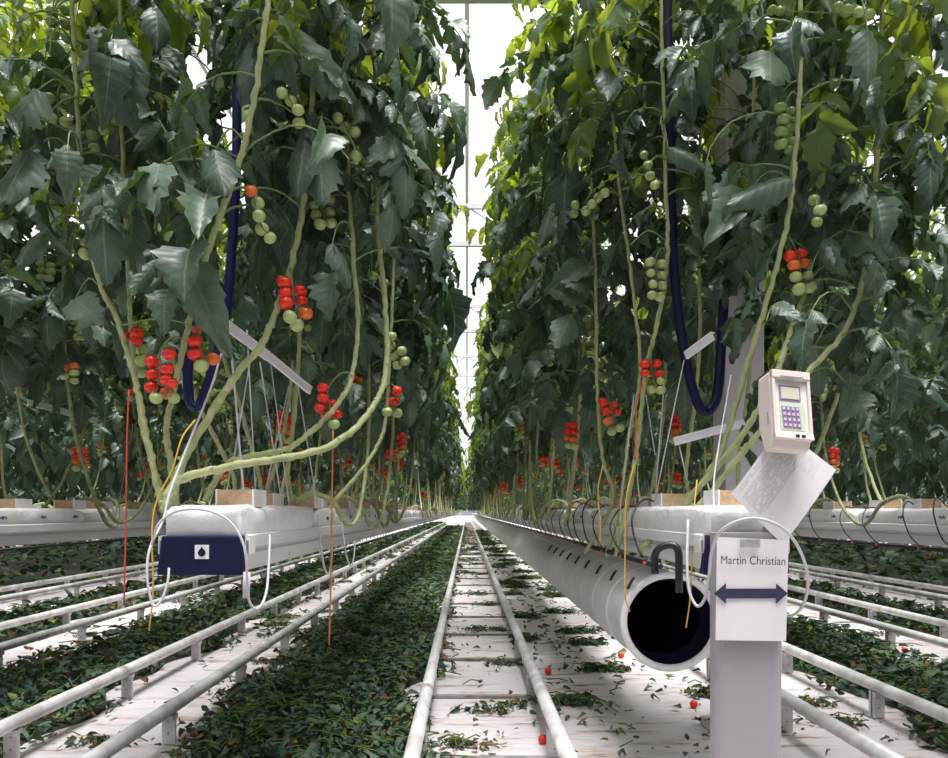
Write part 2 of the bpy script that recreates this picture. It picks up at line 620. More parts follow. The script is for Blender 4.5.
def truss(parent, attach, pts, rng, joined=False, name='fruit_truss'):
    """attach: point on the stem; pts: [(point, radius, colour)] from the top down"""
    attach = np.array(tuple(attach), float)
    P = [np.array(tuple(p), float) for p, _, _ in pts]
    mid = []
    for i in range(0, len(P), 2):
        q = (P[i] + P[min(i + 1, len(P) - 1)]) / 2
        mid.append(q)
    path = [attach, attach * .5 + mid[0] * .5 + np.array((0, 0, .035)), mid[0] + np.array((0, 0, .02))] + mid[1:]
    sp = smooth_path(path, 4)
    mb = MB()
    mb.tube(sp, np.linspace(.0032, .0018, len(sp)), 5, 0)
    for i, p in enumerate(P):
        m_ = mid[i // 2]
        r = pts[i][1]
        top = p + np.array((0, 0, r * .85))
        mb.tube([m_ + np.array((0, 0, .008)), (m_ + top) / 2 + np.array((0, 0, .006)), top], .0015, 4, 0)
    if joined:
        for p, r, col in pts:
            me = TOM[col]
            n = len(me.vertices)
            co = np.empty(n * 3)
            me.vertices.foreach_get('co', co)
            co = co.reshape(-1, 3)[:11 * 16] * r + np.array(tuple(p))
            mi = {'red': 1, 'orange': 2, 'green': 3, 'deepgreen': 4}[col]
            f = [(i * 16 + j, i * 16 + (j + 1) % 16, (i + 1) * 16 + (j + 1) % 16, (i + 1) * 16 + j) for i in range(10) for j in range(16)]
            mb.add(co, f, mi)
        return mb.build(name, [M['petiole'], M['red'], M['orange'], M['green'], M['deepgreen']], parent)
    o = mb.build(name, M['petiole'], parent)
    for p, r, col in pts:
        add_tomato(o, p, r, col, rng)
    return o


def hang(p, n, cols, r, rng, gap=1.55, tilt=(0, 0), w=.95):
    """two alternating ranks of fruit hanging down from p"""
    out = []
    az = rng.uniform(0, PI)
    cx, cy = math.cos(az), math.sin(az)
    for i in range(n):
        s = 1 if i % 2 else -1
        z = -(i // 2) * gap * r * 1.15 - (0.5 * r if i % 2 else 0)
        out.append((np.array(tuple(p)) + np.array((s * cx * r * w + tilt[0] * -z, s * cy * r * w + tilt[1] * -z, z)) + rng.normal(0, r * .12, 3),
                    r * rng.uniform(.9, 1.08), cols[min(i * len(cols) // n, len(cols) - 1)]))
    return out


# ================================================================== THE SETTING
AISLES = [-4.72, -3.12, -1.52, 0.078, 1.685, 3.285, 4.885]
ROWS = {'L1': -0.72, 'L2': -2.32, 'L3': -3.92, 'R1': 0.775, 'R2': 2.375, 'R3': 3.975}
FAR = 92.0

mb = MB()
nx, ny = 30, 100
xs = np.linspace(-14, 14, nx + 1)
ys = np.linspace(1.3, FAR + 3, ny + 1)
mb.add([(x, y, 0) for y in ys for x in xs], [(j * (nx + 1) + i, j * (nx + 1) + i + 1, (j + 1) * (nx + 1) + i + 1, (j + 1) * (nx + 1) + i) for j in range(ny) for i in range(nx)])
fl = structure(mb.build('floor', M['sheet'], smooth=False))
fl['label'] = 'white plastic ground sheet stained with brown dirt'

mb = MB()
mb.box((0, -.65, -.02), (28, 3.9, .04))
o = structure(mb.build('floor_path', mat('grey concrete', (0.24, 0.235, 0.23), 0.7, var=.15, scale=3, bump=.2), smooth=False))
o['label'] = 'grey concrete main path in front of the rows'

# glass roof: a row of ridges running down the house
mb, fr = MB(), MB()
ZG, ZR = 5.6, 6.4
xr = np.arange(-14.4, 14.5, 1.6)
for i in range(len(xr) - 1):
    za, zb = (ZG, ZR) if i % 2 == 0 else (ZR, ZG)
    mb.add([(xr[i], -2.6, za), (xr[i + 1], -2.6, zb), (xr[i + 1], FAR + 3, zb), (xr[i], FAR + 3, za)], [(0, 1, 2, 3)])
rf = structure(mb.build('ceiling', M['glass'], smooth=False))
rf['label'] = 'ridged clear glass greenhouse roof'
for i, x in enumerate(xr):
    z = ZG if i % 2 == 0 else ZR
    fr.box((x, (FAR + .4) / 2, z), (0.10 if i % 2 == 0 else .05, FAR + 5.6, .10 if i % 2 == 0 else .05))
tr = structure(fr.build('trim_1', M['frame'], smooth=False))
tr['label'] = 'white roof gutters and ridge bars'
structure(MB().box((0, -2.65, 2.8), (28, .1, 5.6)).build('wall_light_block', M['post'], smooth=False))['label'] = 'grey unseen wall added behind the main path to block light'  # unseen wall added to cut low light from behind the camera
k = 2
for y in np.arange(5.2, FAR, 4.8):                      # lattice girders across the house
    g = MB()
    for z in (4.55, 5.05):
        g.box((0, y, z), (28, .05, .06))
    for x in np.arange(-13.6, 13.7, 1.6):
        g.tube([(x, y, 4.55), (x + .8, y, 5.05), (x + 1.6, y, 4.55)], .014, 4)
    o = structure(g.build('trim_%d' % k, M['frame'], smooth=False))
    o['label'] = 'white lattice girder under the glass roof'
    k += 1


def glazed_wall(name, pts, label):
    (x0, y0), (x1, y1) = pts
    g = MB()
    g.add([(x0, y0, 0.5), (x1, y1, 0.5), (x1, y1, 6.0), (x0, y0, 6.0)], [(0, 1, 2, 3)], 0)
    L = math.hypot(x1 - x0, y1 - y0)
    n = int(L / 1.6)
    rot = Matrix.Rotation(math.atan2(y1 - y0, x1 - x0), 4, 'Z')
    c = ((x0 + x1) / 2, (y0 + y1) / 2)
    g.box((*c, .25), (L, .1, .5), 1, rot)
    for z in (2.2, 4.0, 6.0):
        g.box((*c, z), (L, .06, .06), 1, rot)
    for i in range(n + 1):
        t = i / n
        g.box((x0 + (x1 - x0) * t, y0 + (y1 - y0) * t, 3.2), (.05, .06, 5.6), 1, rot)
    o = structure(g.build(name, [M['glass'], M['frame']], smooth=False))
    o['label'] = label


glazed_wall('wall_back', ((-14, FAR + 2.8), (14, FAR + 2.8)), 'glazed far gable wall of the greenhouse')
glazed_wall('wall_left', ((-13.9, -2.6), (-13.9, FAR + 3)), 'glazed left side wall of the greenhouse')
glazed_wall('wall_right', ((13.9, -2.6), (13.9, FAR + 3)), 'glazed right side wall of the greenhouse')

# ================================================================== RAIL TRACKS
TLABEL = {
    -4.72: 'white pipe rail track two aisles beyond the left crop row',
    -3.12: 'white pipe rail track in the aisle behind the gutter with the navy end cap',
    -1.52: 'white pipe rail track crossing the lower left corner of the view',
    0.078: 'white pipe rail track running down the middle of the central aisle',
    1.685: 'white pipe rail track starting beside the lilac grey sign post',
    3.285: 'white pipe rail track one aisle beyond the track beside the sign post',
    4.885: 'white pipe rail track two aisles beyond the sign post',
}
GA, RT, RR = 0.265, 0.18, 0.029
for ax in AISLES:
    main = abs(ax) < 0.5
    y0 = {0.078: 1.2, -1.52: 1.6, 1.685: 2.0}.get(ax, 2.0)
    y1 = FAR if main else 60 if abs(ax) < 2 else 34
    root = thing('pipe_rail_track', (ax, y0, 0), TLABEL[ax], 'rail track', 'pipe rail tracks between the crop rows')
    for s in (-1, 1):
        r = MB()
        r.tube([(ax + s * GA, y, RT - RR) for y in np.linspace(y0, y1, 24)], RR, 12)
        yj = y0 + 2.6 + .4 * s
        while yj < min(y1, 26):                           # welded sleeve joints
            r.tube([(ax + s * GA, yj, RT - RR), (ax + s * GA, yj + .09, RT - RR)], RR + .0025, 12)
            yj += 4.5
        r.build('rail', M['rail'], root)
    ys_ = np.arange(y0 + .45 if not main else 1.95, min(y1, 70 if main else 40), 1.0)
    for y in ys_:
        for q in (-1, 1):
            b = MB()
            yq = y + (0 if main else q * .11)
            b.box((ax + q * GA, yq, .066), (.056, .016, .124), 0)
            b.box((ax + q * GA - .024, yq + .013, .066), (.008, .030, .124), 0)
            b.box((ax + q * GA, yq, RT - 2 * RR - .004), (.052, .06, .02), 0)
            for zz in (.05, .10):
                b.tube([(ax + q * GA, yq - .007, zz), (ax + q * GA, yq - .011, zz)], .004, 6, 1)
            b.build('support_post', [M['rail'], M['tie']], root, smooth=False)
        if main:
            b = MB()
            b.box((ax, y, .010), (GA * 2 + .04, .035, .014), 0)
            b.build('cross_tie', M['tie'], root, smooth=False)

# ================================================================== GUTTERS, BAGS AND BLOCKS
GZ0, GZ1, GW = 0.815, 0.915, 0.11
GLAB = {
    'L1': 'white hanging gutter with a navy end cap, left of the central track',
    'R1': 'white hanging gutter above the white air duct, behind the sign',
    'L2': 'white hanging gutter of the next row left of the navy end cap',
    'R2': 'white hanging gutter of the next row right of the sign post',
    'L3': 'white hanging gutter two rows left of the central track',
    'R3': 'white hanging gutter two rows right of the central track',
}
GY = {'L1': (2.06, FAR), 'R1': (2.10, FAR), 'L2': (2.3, 60), 'R2': (2.3, 60), 'L3': (2.5, 40), 'R3': (2.5, 40)}
BAGN = {k: 0 for k in ROWS}
for key, gx in ROWS.items():
    y0, y1 = GY[key]
    root = thing('growing_gutter', (gx, y0, GZ0), GLAB[key], 'gutter', 'hanging growing gutters')
    w = GW
    poly = [(gx - w * .86, GZ0), (gx + w * .86, GZ0), (gx + w * .95, GZ0 + .048), (gx + w * .88, GZ0 + .052), (gx + w * .88, GZ0 + .062),
            (gx + w * 1.06, GZ0 + .066), (gx + w * 1.06, GZ1), (gx + w * .98, GZ1 + .004), (gx + w * .9, GZ1 - .02),
            (gx - w * .9, GZ1 - .02), (gx - w * .98, GZ1 + .004), (gx - w * 1.06, GZ1), (gx - w * 1.06, GZ0 + .066),
            (gx - w * .88, GZ0 + .062), (gx - w * .88, GZ0 + .052), (gx - w * .95, GZ0 + .048)]
    g = MB()
    g.prism(poly, y0 + .012, y1)
    g.build('trough', M['gutter'], root, smooth=False)
    for yh in np.arange(5.2, min(y1, 44), 4.8):
        c = MB()
        c.tube([(gx - w * 1.08, yh, GZ0 + .09), (gx, yh, 1.55), (gx + w * 1.08, yh, GZ0 + .09)], .0022, 5)
        c.tube([(gx, yh, 1.55), (gx, yh, 4.53)], .0022, 5)
        c.build('hanger', M['wire'], root)
    if key in ('L1', 'R1'):
        c = MB()
        c.prism([(gx - w * 1.10, GZ0 - .006), (gx + w * 1.06, GZ0 - .006), (gx + w * 1.0, GZ1), (gx - w * .98, GZ1)], y0 - .03, y0 + .012)
        c.build('end_cap', M['navy'], root, smooth=False, bevel=.004)
        for s in (-1, 1):
            c = MB()
            c.box((gx + s * w * 1.08, y0 + .02, GZ1 - .025), (.014, .05, .05), 0)
            c.box((gx + s * w * 1.08, y0 - .006, GZ1 - .03), (.006, .004, .034), 1)
            c.build('clip', [M['film'], M['tie']], root, smooth=False)
    if key == 'L1':
        c = MB()
        cx, cz = gx + .003, GZ0 + .057
        c.box((cx, y0 - .0315, cz), (.038, .002, .038), 0)
        drop = [(cx + .0105 * math.sin(a) * (1 - .35 * max(0, math.cos(a))), cz - .001 + (.0115 if math.cos(a) < .95 else .016) * math.cos(a)) for a in np.linspace(0, 2 * PI, 16, endpoint=False)]
        c.prism(drop, y0 - .0340, y0 - .0326, 1)
        o = c.build('emblem_label', [M['paper'], M['navy']], root, smooth=False)
        o['label'] = 'small white square label with a dark drop emblem'
    if key == 'R1':
        e = MB()
        p0 = at(654, 556, 2.75)
        e.tube(smooth_path([at(655, 574, 2.27), at(655, 556, 2.27), at(660, 548, 2.26), at(671, 545, 2.25), at(678, 551, 2.24), at(679, 574, 2.24), at(679, 592, 2.25)], 5), .0115, 8)
        o = e.build('drain_elbow', M['black'], root)
        o['label'] = 'black bent drain pipe over the duct mouth'

BAG = {}


def bag_mesh(seed):
    rng = np.random.default_rng(seed)
    nx_, ny_ = 10, 24
    v, f = [], []
    for j in range(ny_ + 1):
        t = j / ny_
        y = t * 1.0
        end = min(1, min(t, 1 - t) * 9)
        for i in range(nx_ * 2):
            a = 2 * PI * i / (nx_ * 2)
            cx, cz = math.cos(a), math.sin(a)
            sx = np.sign(cx) * abs(cx) ** (.22 if seed > 8 else .35) * (.112 if seed > 8 else .105)
            sz = np.sign(cz) * abs(cz) ** .35 * .051 * ((.88 + .12 * end) if seed > 8 else (.6 + .4 * end ** .5))
            wob = 0 if cz < -.3 else rng.uniform(-.003, .003) * (1.6 if seed > 8 else 1)
            v.append((sx * (.88 + .12 * end) + wob, y, sz + wob + .051))
    n = nx_ * 2
    for j in range(ny_):
        for i in range(n):
            f.append((j * n + i, j * n + (i + 1) % n, (j + 1) * n + (i + 1) % n, (j + 1) * n + i))
    f.append(tuple(range(n - 1, -1, -1)))
    f.append(tuple(ny_ * n + i for i in range(n)))
    m_ = MB()
    m_.add(v, f, 0)
    for yy in (.18, .52, .84):
        for s in (-1, 1):
            for q in range(5):
                m_.box((s * .1060, yy + q * .011, .055 + .003 * (q % 2)), (.002, .006, .009 + .004 * (q % 3)), 1)
    return m_.mesh('grow_bag', [M['film'], M['navyprint']])


bags = [bag_mesh(i) for i in range(3)]
ENDBAG = bag_mesh(9)
BLAB = {'L1': 'left of the central track', 'R1': 'right of the central track', 'L2': 'one row further left', 'R2': 'one row further right', 'L3': 'two rows further left', 'R3': 'two rows further right'}
for key, gx in ROWS.items():
    y = GY[key][0] + (-.02 if key[1] == '1' else .02)
    n = {'L1': 34, 'R1': 34, 'L2': 16, 'R2': 16, 'L3': 9, 'R3': 9}[key]
    for i in range(n):
        me = ENDBAG if i == 0 else bags[i % 3]
        o = bpy.data.objects.new('grow_bag', me)
        C.objects.link(o)
        o.location = (gx, y, GZ1 - .018)
        if i == 0 and key == 'L1':
            tag(o, 'white film grow bag at the very end of the gutter, over the navy end cap', 'grow bag')
        elif i == 0 and key == 'R1':
            tag(o, 'white film grow bag at the gutter end behind the tilted printed paper', 'grow bag')
        else:
            tag(o, 'white film grow bag with blue print on the gutter ' + BLAB[key], 'grow bag', 'grow bags on the gutter ' + BLAB[key])
        y += 1.06

blk, wrp = MB(), MB()
blk.box((0, 0, .027), (.103, .135, .048))
u_ = [(-.0565, 0), (.0565, 0), (.0565, .0525), (.0515, .0525), (.0515, -.0002 + .003), (-.0515, .003 - .0002), (-.0515, .0525), (-.0565, .0525)]
wrp.prism(u_, -.0695, .0695)
BLK = (blk.mesh('block', [M['wool']], smooth=False), wrp.mesh('wrap', [M['film']], smooth=False))
BASES = {}
for key, gx in ROWS.items():
    y = GY[key][0] + .22
    n = {'L1': 40, 'R1': 40, 'L2': 22, 'R2': 22, 'L3': 14, 'R3': 14}[key]
    BASES[key] = []
    for i in range(n):
        o = bpy.data.objects.new('stone_wool_block', BLK[0])
        C.objects.link(o)
        x = gx + (.035 if i % 2 == 0 else -.02)
        o.location = (x, y, GZ1 + .080)
        q = bpy.data.objects.new('wrap', BLK[1])
        C.objects.link(q)
        q.parent = o
        q['label'] = 'white film wrapper'
        if i == 0 and key in ('L1', 'R1'):
            tag(o, 'tan stone wool block nearest the ' + ('gutter end above the navy cap' if key == 'L1' else 'tilted printed paper'), 'growing block')
        elif i == 1 and key in ('L1', 'R1'):
            tag(o, 'second tan stone wool block from the front of the gutter ' + BLAB[key], 'growing block')
        else:
            tag(o, 'tan stone wool block wrapped in white film on the gutter ' + BLAB[key], 'growing block', 'stone wool blocks on the gutter ' + BLAB[key])
        BASES[key].append((x, y))
        y += .45 if i < 30 else .8

# ================================================================== AIR DUCT
dx, dz, dr, dy = 0.777, 0.561, 0.186, 2.86
root = thing('air_duct', (dx, dy, dz - dr), 'fat white air duct with a black mouth hanging under the right gutter', 'air duct')
n = 48
d = MB()
d.lathe([(dr, dy + .012), (dr, FAR)], n, 0, (dx, 0, dz), 'y')
y = dy + .30
while y < 30:
    d.lathe([(dr - .002, y), (dr + .003, y + .006), (dr + .003, y + .030), (dr - .002, y + .036)], n, 1, (dx, 0, dz), 'y')
    y += .36
d.build('sleeve', [M['duct'], M['film']], root)
d = MB()
d.lathe([(dr - .022, dy + .010), (dr - .018, dy - .004), (dr + .003, dy - .006), (dr + .006, dy + .004), (dr + .004, dy + .03), (dr - .001, dy + .035)], n, 0, (dx, 0, dz), 'y')
d.build('rim', M['film'], root)
d = MB()
d.lathe([(dr - .020, dy + .006), (dr - .024, dy + .10), (dr - .040, dy + .11), (dr - .040, dy + .14), (dr - .030, dy + .16), (dr - .032, dy + 14)], n, 0, (dx, 0, dz), 'y')
d.lathe([(dr - .03, dy + 14), (.001, dy + 14)], n, 0, (dx, 0, dz), 'y')
o = d.build('lining', M['inside'], root)
o['label'] = 'dark navy inner lining'
for i in range(9):
    a = PI - .95
    y = dy + .14 + i * .36
    s = MB()
    pts = [(dx + (dr + .004) * math.cos(a + t), y - t * .25, dz + (dr + .004) * math.sin(a + t)) for t in np.linspace(0, .26, 5)]
    s.tube(pts, .006, 6)
    o = s.build('strap', M['black'], root)
    o['label'] = 'short dark strap'

# ================================================================== IRRIGATION LINES
for key, side in (('R1', -1), ('R2', -1), ('L1', 1), ('L2', 1)):
    gx = ROWS[key]
    hx = gx + side * (GW + .035)
    y0 = 2.45 if key == 'R1' else 3.0
    hz = GZ0 - .012
    lab = {'R1': 'black drip line with arching tubes between the right gutter and the air duct',
           'R2': 'black drip line with arching tubes along the next gutter right of the sign',
           'L1': 'black drip line along the gutter with the navy end cap',
           'L2': 'black drip line along the next gutter further left'}[key]
    root = thing('drip_line', (hx, y0, hz), lab, 'irrigation line')
    h = MB()
    h.tube([(hx, y, hz) for y in np.linspace(y0, 50, 20)], .011 if key[0] == 'R' else .006, 8)
    h.build('supply_hose', M['black'], root)
    y = y0 + .15
    rng = np.random.default_rng(hash(key) % 1000 if False else {'R1': 1, 'R2': 2, 'L1': 3, 'L2': 4}[key])
    nt_ = 34 if key == 'R1' else 16 if key == 'R2' else 0
    for i in range(nt_):
        t = MB()
        top = GZ1 + rng.uniform(.04, .12)
        t.tube(smooth_path([(hx, y, hz), (hx + side * .03, y + .05, hz + .06), (hx + side * .035, y + .10, top - .04), (hx - side * .02, y + .16, top + .03), (gx + side * .05, y + .2, GZ1 + .09)], 5), .0035, 5)
        t.build('drip_tube', M['black'], root)
        t = MB()
        t.tube([(hx + side * .008, y, hz), (hx + side * .02, y, hz)], .006, 6)
        o = t.build('drip_valve', M['redstring'], root)
        o['label'] = 'small red valve'
        y += rng.uniform(.22, .42) * (1 + i * .03)

# ================================================================== TOMATO PLANTS
SMAT = [M['stem']]


def stem_mb(path, r0, r1, rng, knob=True):
    mb = MB()
    n = len(path)
    R = np.linspace(r0, r1, n)
    if knob:
        ph = np.cumsum(np.linalg.norm(np.diff(path, axis=0, prepend=path[:1]), axis=1)) / .075 + rng.random()
        R = R * (1 + .17 * np.exp(-((ph % 1 - .5) / .13) ** 2) + rng.uniform(-.06, .06, n))
        path = path + rng.normal(0, .0016, path.shape)
    mb.tube(path, R, 8, 0)
    if knob:                                 # scars of the removed leaves
        for i in range(3, n - 2, 5):
            if path[i][2] > 1.7:
                break
            a = rng.uniform(0, 2 * PI)
            dv = np.array((math.cos(a), math.sin(a), .3))
            mb.tube([path[i], path[i] + dv * R[i] * 1.3], [R[i] * .55, R[i] * .4], 6, 0)
    return mb


def grade(z):
    """ripeness of a truss by its height"""
    if z < 1.66:
        return ['red', 'red', 'orange', 'green']
    if z < 1.8:
        return ['orange', 'green', 'green']
    if z < 2.4:
        return ['green']
    return ['deepgreen']


# the plants at the front ends of the two rows, each with its own stem
FRONT = {
    'a': dict(pts=[(163, 512, 2.14), (180, 480, 2.16), (245, 464, 2.2), (300, 455, 2.28), (340, 440, 2.36), (372, 408, 2.44), (386, 370, 2.5), (385, 300, 2.55), (378, 230, 2.6), (376, 120, 2.62), (374, 0, 2.62), (372, -190, 2.62)], r=(.0155, .008),
              label='tomato plant whose pale stem sweeps right from the navy end cap, then climbs'),
    'b': dict(pts=[(170, 507, 2.20), (182, 464, 2.22), (215, 408, 2.26), (240, 370, 2.3), (262, 345, 2.32), (277, 308, 2.34), (292, 262, 2.36), (304, 195, 2.4), (312, 100, 2.4), (320, -30, 2.4), (322, -230, 2.4)], r=(.0165, .0085),
              label='tomato plant with red fruit on a thick stem slanting up right before the pale bar'),
    'c': dict(pts=[(166, 512, 2.25), (158, 490, 2.25), (146, 430, 2.27), (134, 376, 2.29), (118, 322, 2.31), (98, 277, 2.33), (84, 200, 2.35), (76, 90, 2.36), (70, -40, 2.36), (66, -240, 2.36)], r=(.0125, .008),
              label='tomato plant leaning left from the gutter end with a reddish brown stem'),
    'd': dict(pts=[(172, 512, 2.45), (158, 480, 2.44), (143, 430, 2.43), (136, 380, 2.42), (131, 330, 2.42), (127, 240, 2.42), (122, 130, 2.42), (120, 0, 2.42), (118, -220, 2.42)], r=(.011, .007),
              label='tomato plant rising straight behind the red string with fruit on its left'),
    'e': dict(pts=[(178, 507, 2.32), (170, 460, 2.32), (167, 425, 2.32), (177, 377, 2.3), (187, 332, 2.26), (205, 260, 2.22), (230, 190, 2.18), (248, 130, 2.15), (262, 45, 2.12), (272, -60, 2.12), (276, -260, 2.12)], r=(.0125, .010),
              label='tomato plant between two red clusters, its upper stem bare beside a large hanging leaf'),
    'f': dict(pts=[(205, 500, 2.5), (230, 463, 2.36), (288, 448, 2.38), (318, 425, 2.4), (342, 398, 2.42), (353, 370, 2.46), (358, 320, 2.5), (352, 240, 2.52), (346, 120, 2.54), (343, -30, 2.55), (340, -190, 2.55)], r=(.012, .0075),
              label='tomato plant curving up behind the ochre string with red fruit at mid height'),
    'g': dict(pts=[(316, 545, 3.4), (330, 508, 3.42), (362, 470, 3.5), (380, 440, 3.6), (386, 415, 3.65), (390, 350, 3.7), (394, 250, 3.75), (396, 100, 3.8), (396, -20, 3.8)], r=(.013, .008),
              label='tomato plant with two red and two pale fruits nearest the central aisle on the left'),
    'h': dict(pts=[(652, 548, 2.75), (690, 500, 2.65), (722, 448, 2.55), (745, 372, 2.48), (768, 296, 2.42), (789, 214, 2.36), (798, 120, 2.34), (801, 0, 2.34), (802, -230, 2.34)], r=(.0125, .0085),
              label='tomato plant slanting up right to the red and pale fruit above the keypad device'),
    'i': dict(pts=[(640, 552, 2.80), (688, 500, 2.6), (735, 445, 2.45), (768, 392, 2.36), (788, 340, 2.40), (812, 262, 2.54), (830, 150, 2.58), (834, 0, 2.58), (836, -200, 2.58)], r=(.0135, .009),
              label='tomato plant whose stem passes just behind the keypad device'),
    'j': dict(pts=[(662, 548, 2.62), (700, 505, 2.52), (735, 462, 2.44), (765, 425, 2.38), (800, 380, 2.36), (850, 320, 2.4), (872, 220, 2.45), (880, 80, 2.48), (884, -60, 2.5), (886, -230, 2.5)], r=(.013, .0085),
              label='tomato plant with the lowest stem slanting behind the tilted paper'),
    'k': dict(pts=[(616, 556, 3.1), (628, 500, 3.05), (638, 440, 3.0), (646, 370, 2.95), (656, 328, 2.92), (667, 262, 2.9), (666, 190, 2.88), (663, 90, 2.86), (660, -50, 2.86), (658, -170, 2.86)], r=(.0125, .008),
              label='tomato plant with red over pale fruit left of the black U shaped hose'),
    'l': dict(pts=[(606, 556, 3.35), (620, 505, 3.3), (628, 440, 3.25), (640, 372, 3.2), (632, 282, 3.15), (620, 190, 3.1), (612, 100, 3.05), (606, 0, 3.05), (603, -140, 3.05)], r=(.0105, .007),
              label='tomato plant on the thin pale stem crossing the stem left of the black hose'),
    'm': dict(pts=[(585, 553, 3.6), (613, 500, 3.5), (602, 456, 3.45), (597, 385, 3.4), (596, 300, 3.4), (592, 180, 3.4), (590, 60, 3.4), (588, -90, 3.4)], r=(.0115, .008),
              label='tomato plant with a low hanging red and pale cluster right of the aisle'),
    'n': dict(pts=[(235, 500, 2.85), (231, 470, 2.85), (196, 400, 2.85), (158, 320, 2.85), (156, 200, 2.85), (160, 80, 2.85), (158, -60, 2.85), (156, -277, 2.85)], r=(.011, .007),
              label='shaded tomato plant filling the gap behind the straight stem left of the dark blue hose'),
    'o': dict(pts=[(262, 500, 3.05), (258, 470, 3.05), (238, 400, 3.05), (214, 320, 3.05), (212, 200, 3.05), (216, 80, 3.05), (214, -60, 3.05), (212, -225, 3.05)], r=(.011, .007),
              label='shaded tomato plant just behind the dark blue hose of the left row'),
    'p': dict(pts=[(292, 500, 3.0), (288, 470, 3.0), (296, 400, 3.0), (300, 320, 3.0), (298, 200, 3.0), (302, 80, 3.0), (300, -60, 3.0), (298, -238, 3.0)], r=(.011, .007),
              label='shaded tomato plant behind the thick slanting stem of the left row'),
    'q': dict(pts=[(690, 500, 3.2), (686, 470, 3.2), (695, 400, 3.2), (700, 320, 3.2), (698, 200, 3.2), (702, 80, 3.2), (700, -60, 3.2), (698, -191, 3.2)], r=(.011, .007),
              label='shaded tomato plant beside the blue black hose of the right row'),
    'r': dict(pts=[(742, 500, 3.0), (738, 470, 3.0), (747, 400, 3.0), (752, 320, 3.0), (750, 200, 3.0), (754, 80, 3.0), (752, -60, 3.0), (750, -238, 3.0)], r=(.011, .007),
              label='shaded tomato plant in front of the steel column of the right row'),
    's': dict(pts=[(815, 500, 2.9), (811, 470, 2.9), (836, 400, 2.9), (858, 320, 2.9), (856, 200, 2.9), (860, 80, 2.9), (858, -60, 2.9), (856, -263, 2.9)], r=(.011, .007),
              label='shaded tomato plant behind the hanging leaves right of the keypad device'),
}
ACC = {  # hand-set hanging leaflets: plant, base px, tip px, depth, width/length
    'a': [(366, 115, 384, 172, 2.5, .5), (345, 185, 372, 240, 2.5, .55)],
    'b': [(268, 30, 245, 78, 2.2, .5), (272, 22, 330, 72, 2.2, .35), (268, 28, 282, 60, 2.2, .5), (320, 85, 327, 130, 2.25, .5), (318, 145, 322, 190, 2.25, .6)],
    'c': [(38, 90, 5, 130, 2.2, .6), (30, 150, 8, 200, 2.2, .6), (60, 170, 20, 215, 2.3, .5), (75, 300, 90, 322, 2.3, .7), (40, 235, 18, 260, 2.3, .6)],
    'd': [(118, 58, 122, 104, 2.25, .62), (112, 30, 85, 65, 2.3, .5), (115, 200, 92, 228, 2.3, .7), (110, 65, 80, 115, 2.3, .45)],
    'e': [(190, 250, 180, 290, 2.1, .85), (160, 165, 150, 200, 2.1, .7), (215, 150, 220, 185, 2.1, .6), (168, 290, 160, 318, 2.12, .6), (205, 195, 200, 240, 2.1, .5), (190, 270, 208, 330, 2.15, .5)],
    'h': [(770, 52, 772, 84, 2.25, .8), (790, 180, 745, 200, 2.3, .5), (745, 195, 720, 240, 2.35, .45)],
    'k': [(660, 125, 660, 182, 2.7, .62), (668, 148, 700, 160, 2.7, .5), (690, 95, 720, 110, 2.7, .5), (640, 215, 590, 225, 2.7, .5), (630, 245, 570, 265, 2.8, .35)],
    'm': [(575, 272, 577, 292, 3.2, .8), (590, 265, 560, 285, 3.2, .5), (572, 315, 562, 345, 3.2, .6), (585, 300, 553, 298, 3.2, .4)],
    'j': [(886, 232, 905, 262, 2.4, .7), (905, 300, 908, 340, 2.4, .6), (850, 230, 880, 260, 2.4, .6), (853, 390, 850, 418, 2.4, .7), (815, 345, 822, 385, 2.4, .5)],
    'i': [(826, 215, 818, 270, 2.3, .45), (810, 190, 850, 215, 2.3, .6)],
}
R_, O_, G_, D_ = 'red', 'orange', 'green', 'deepgreen'
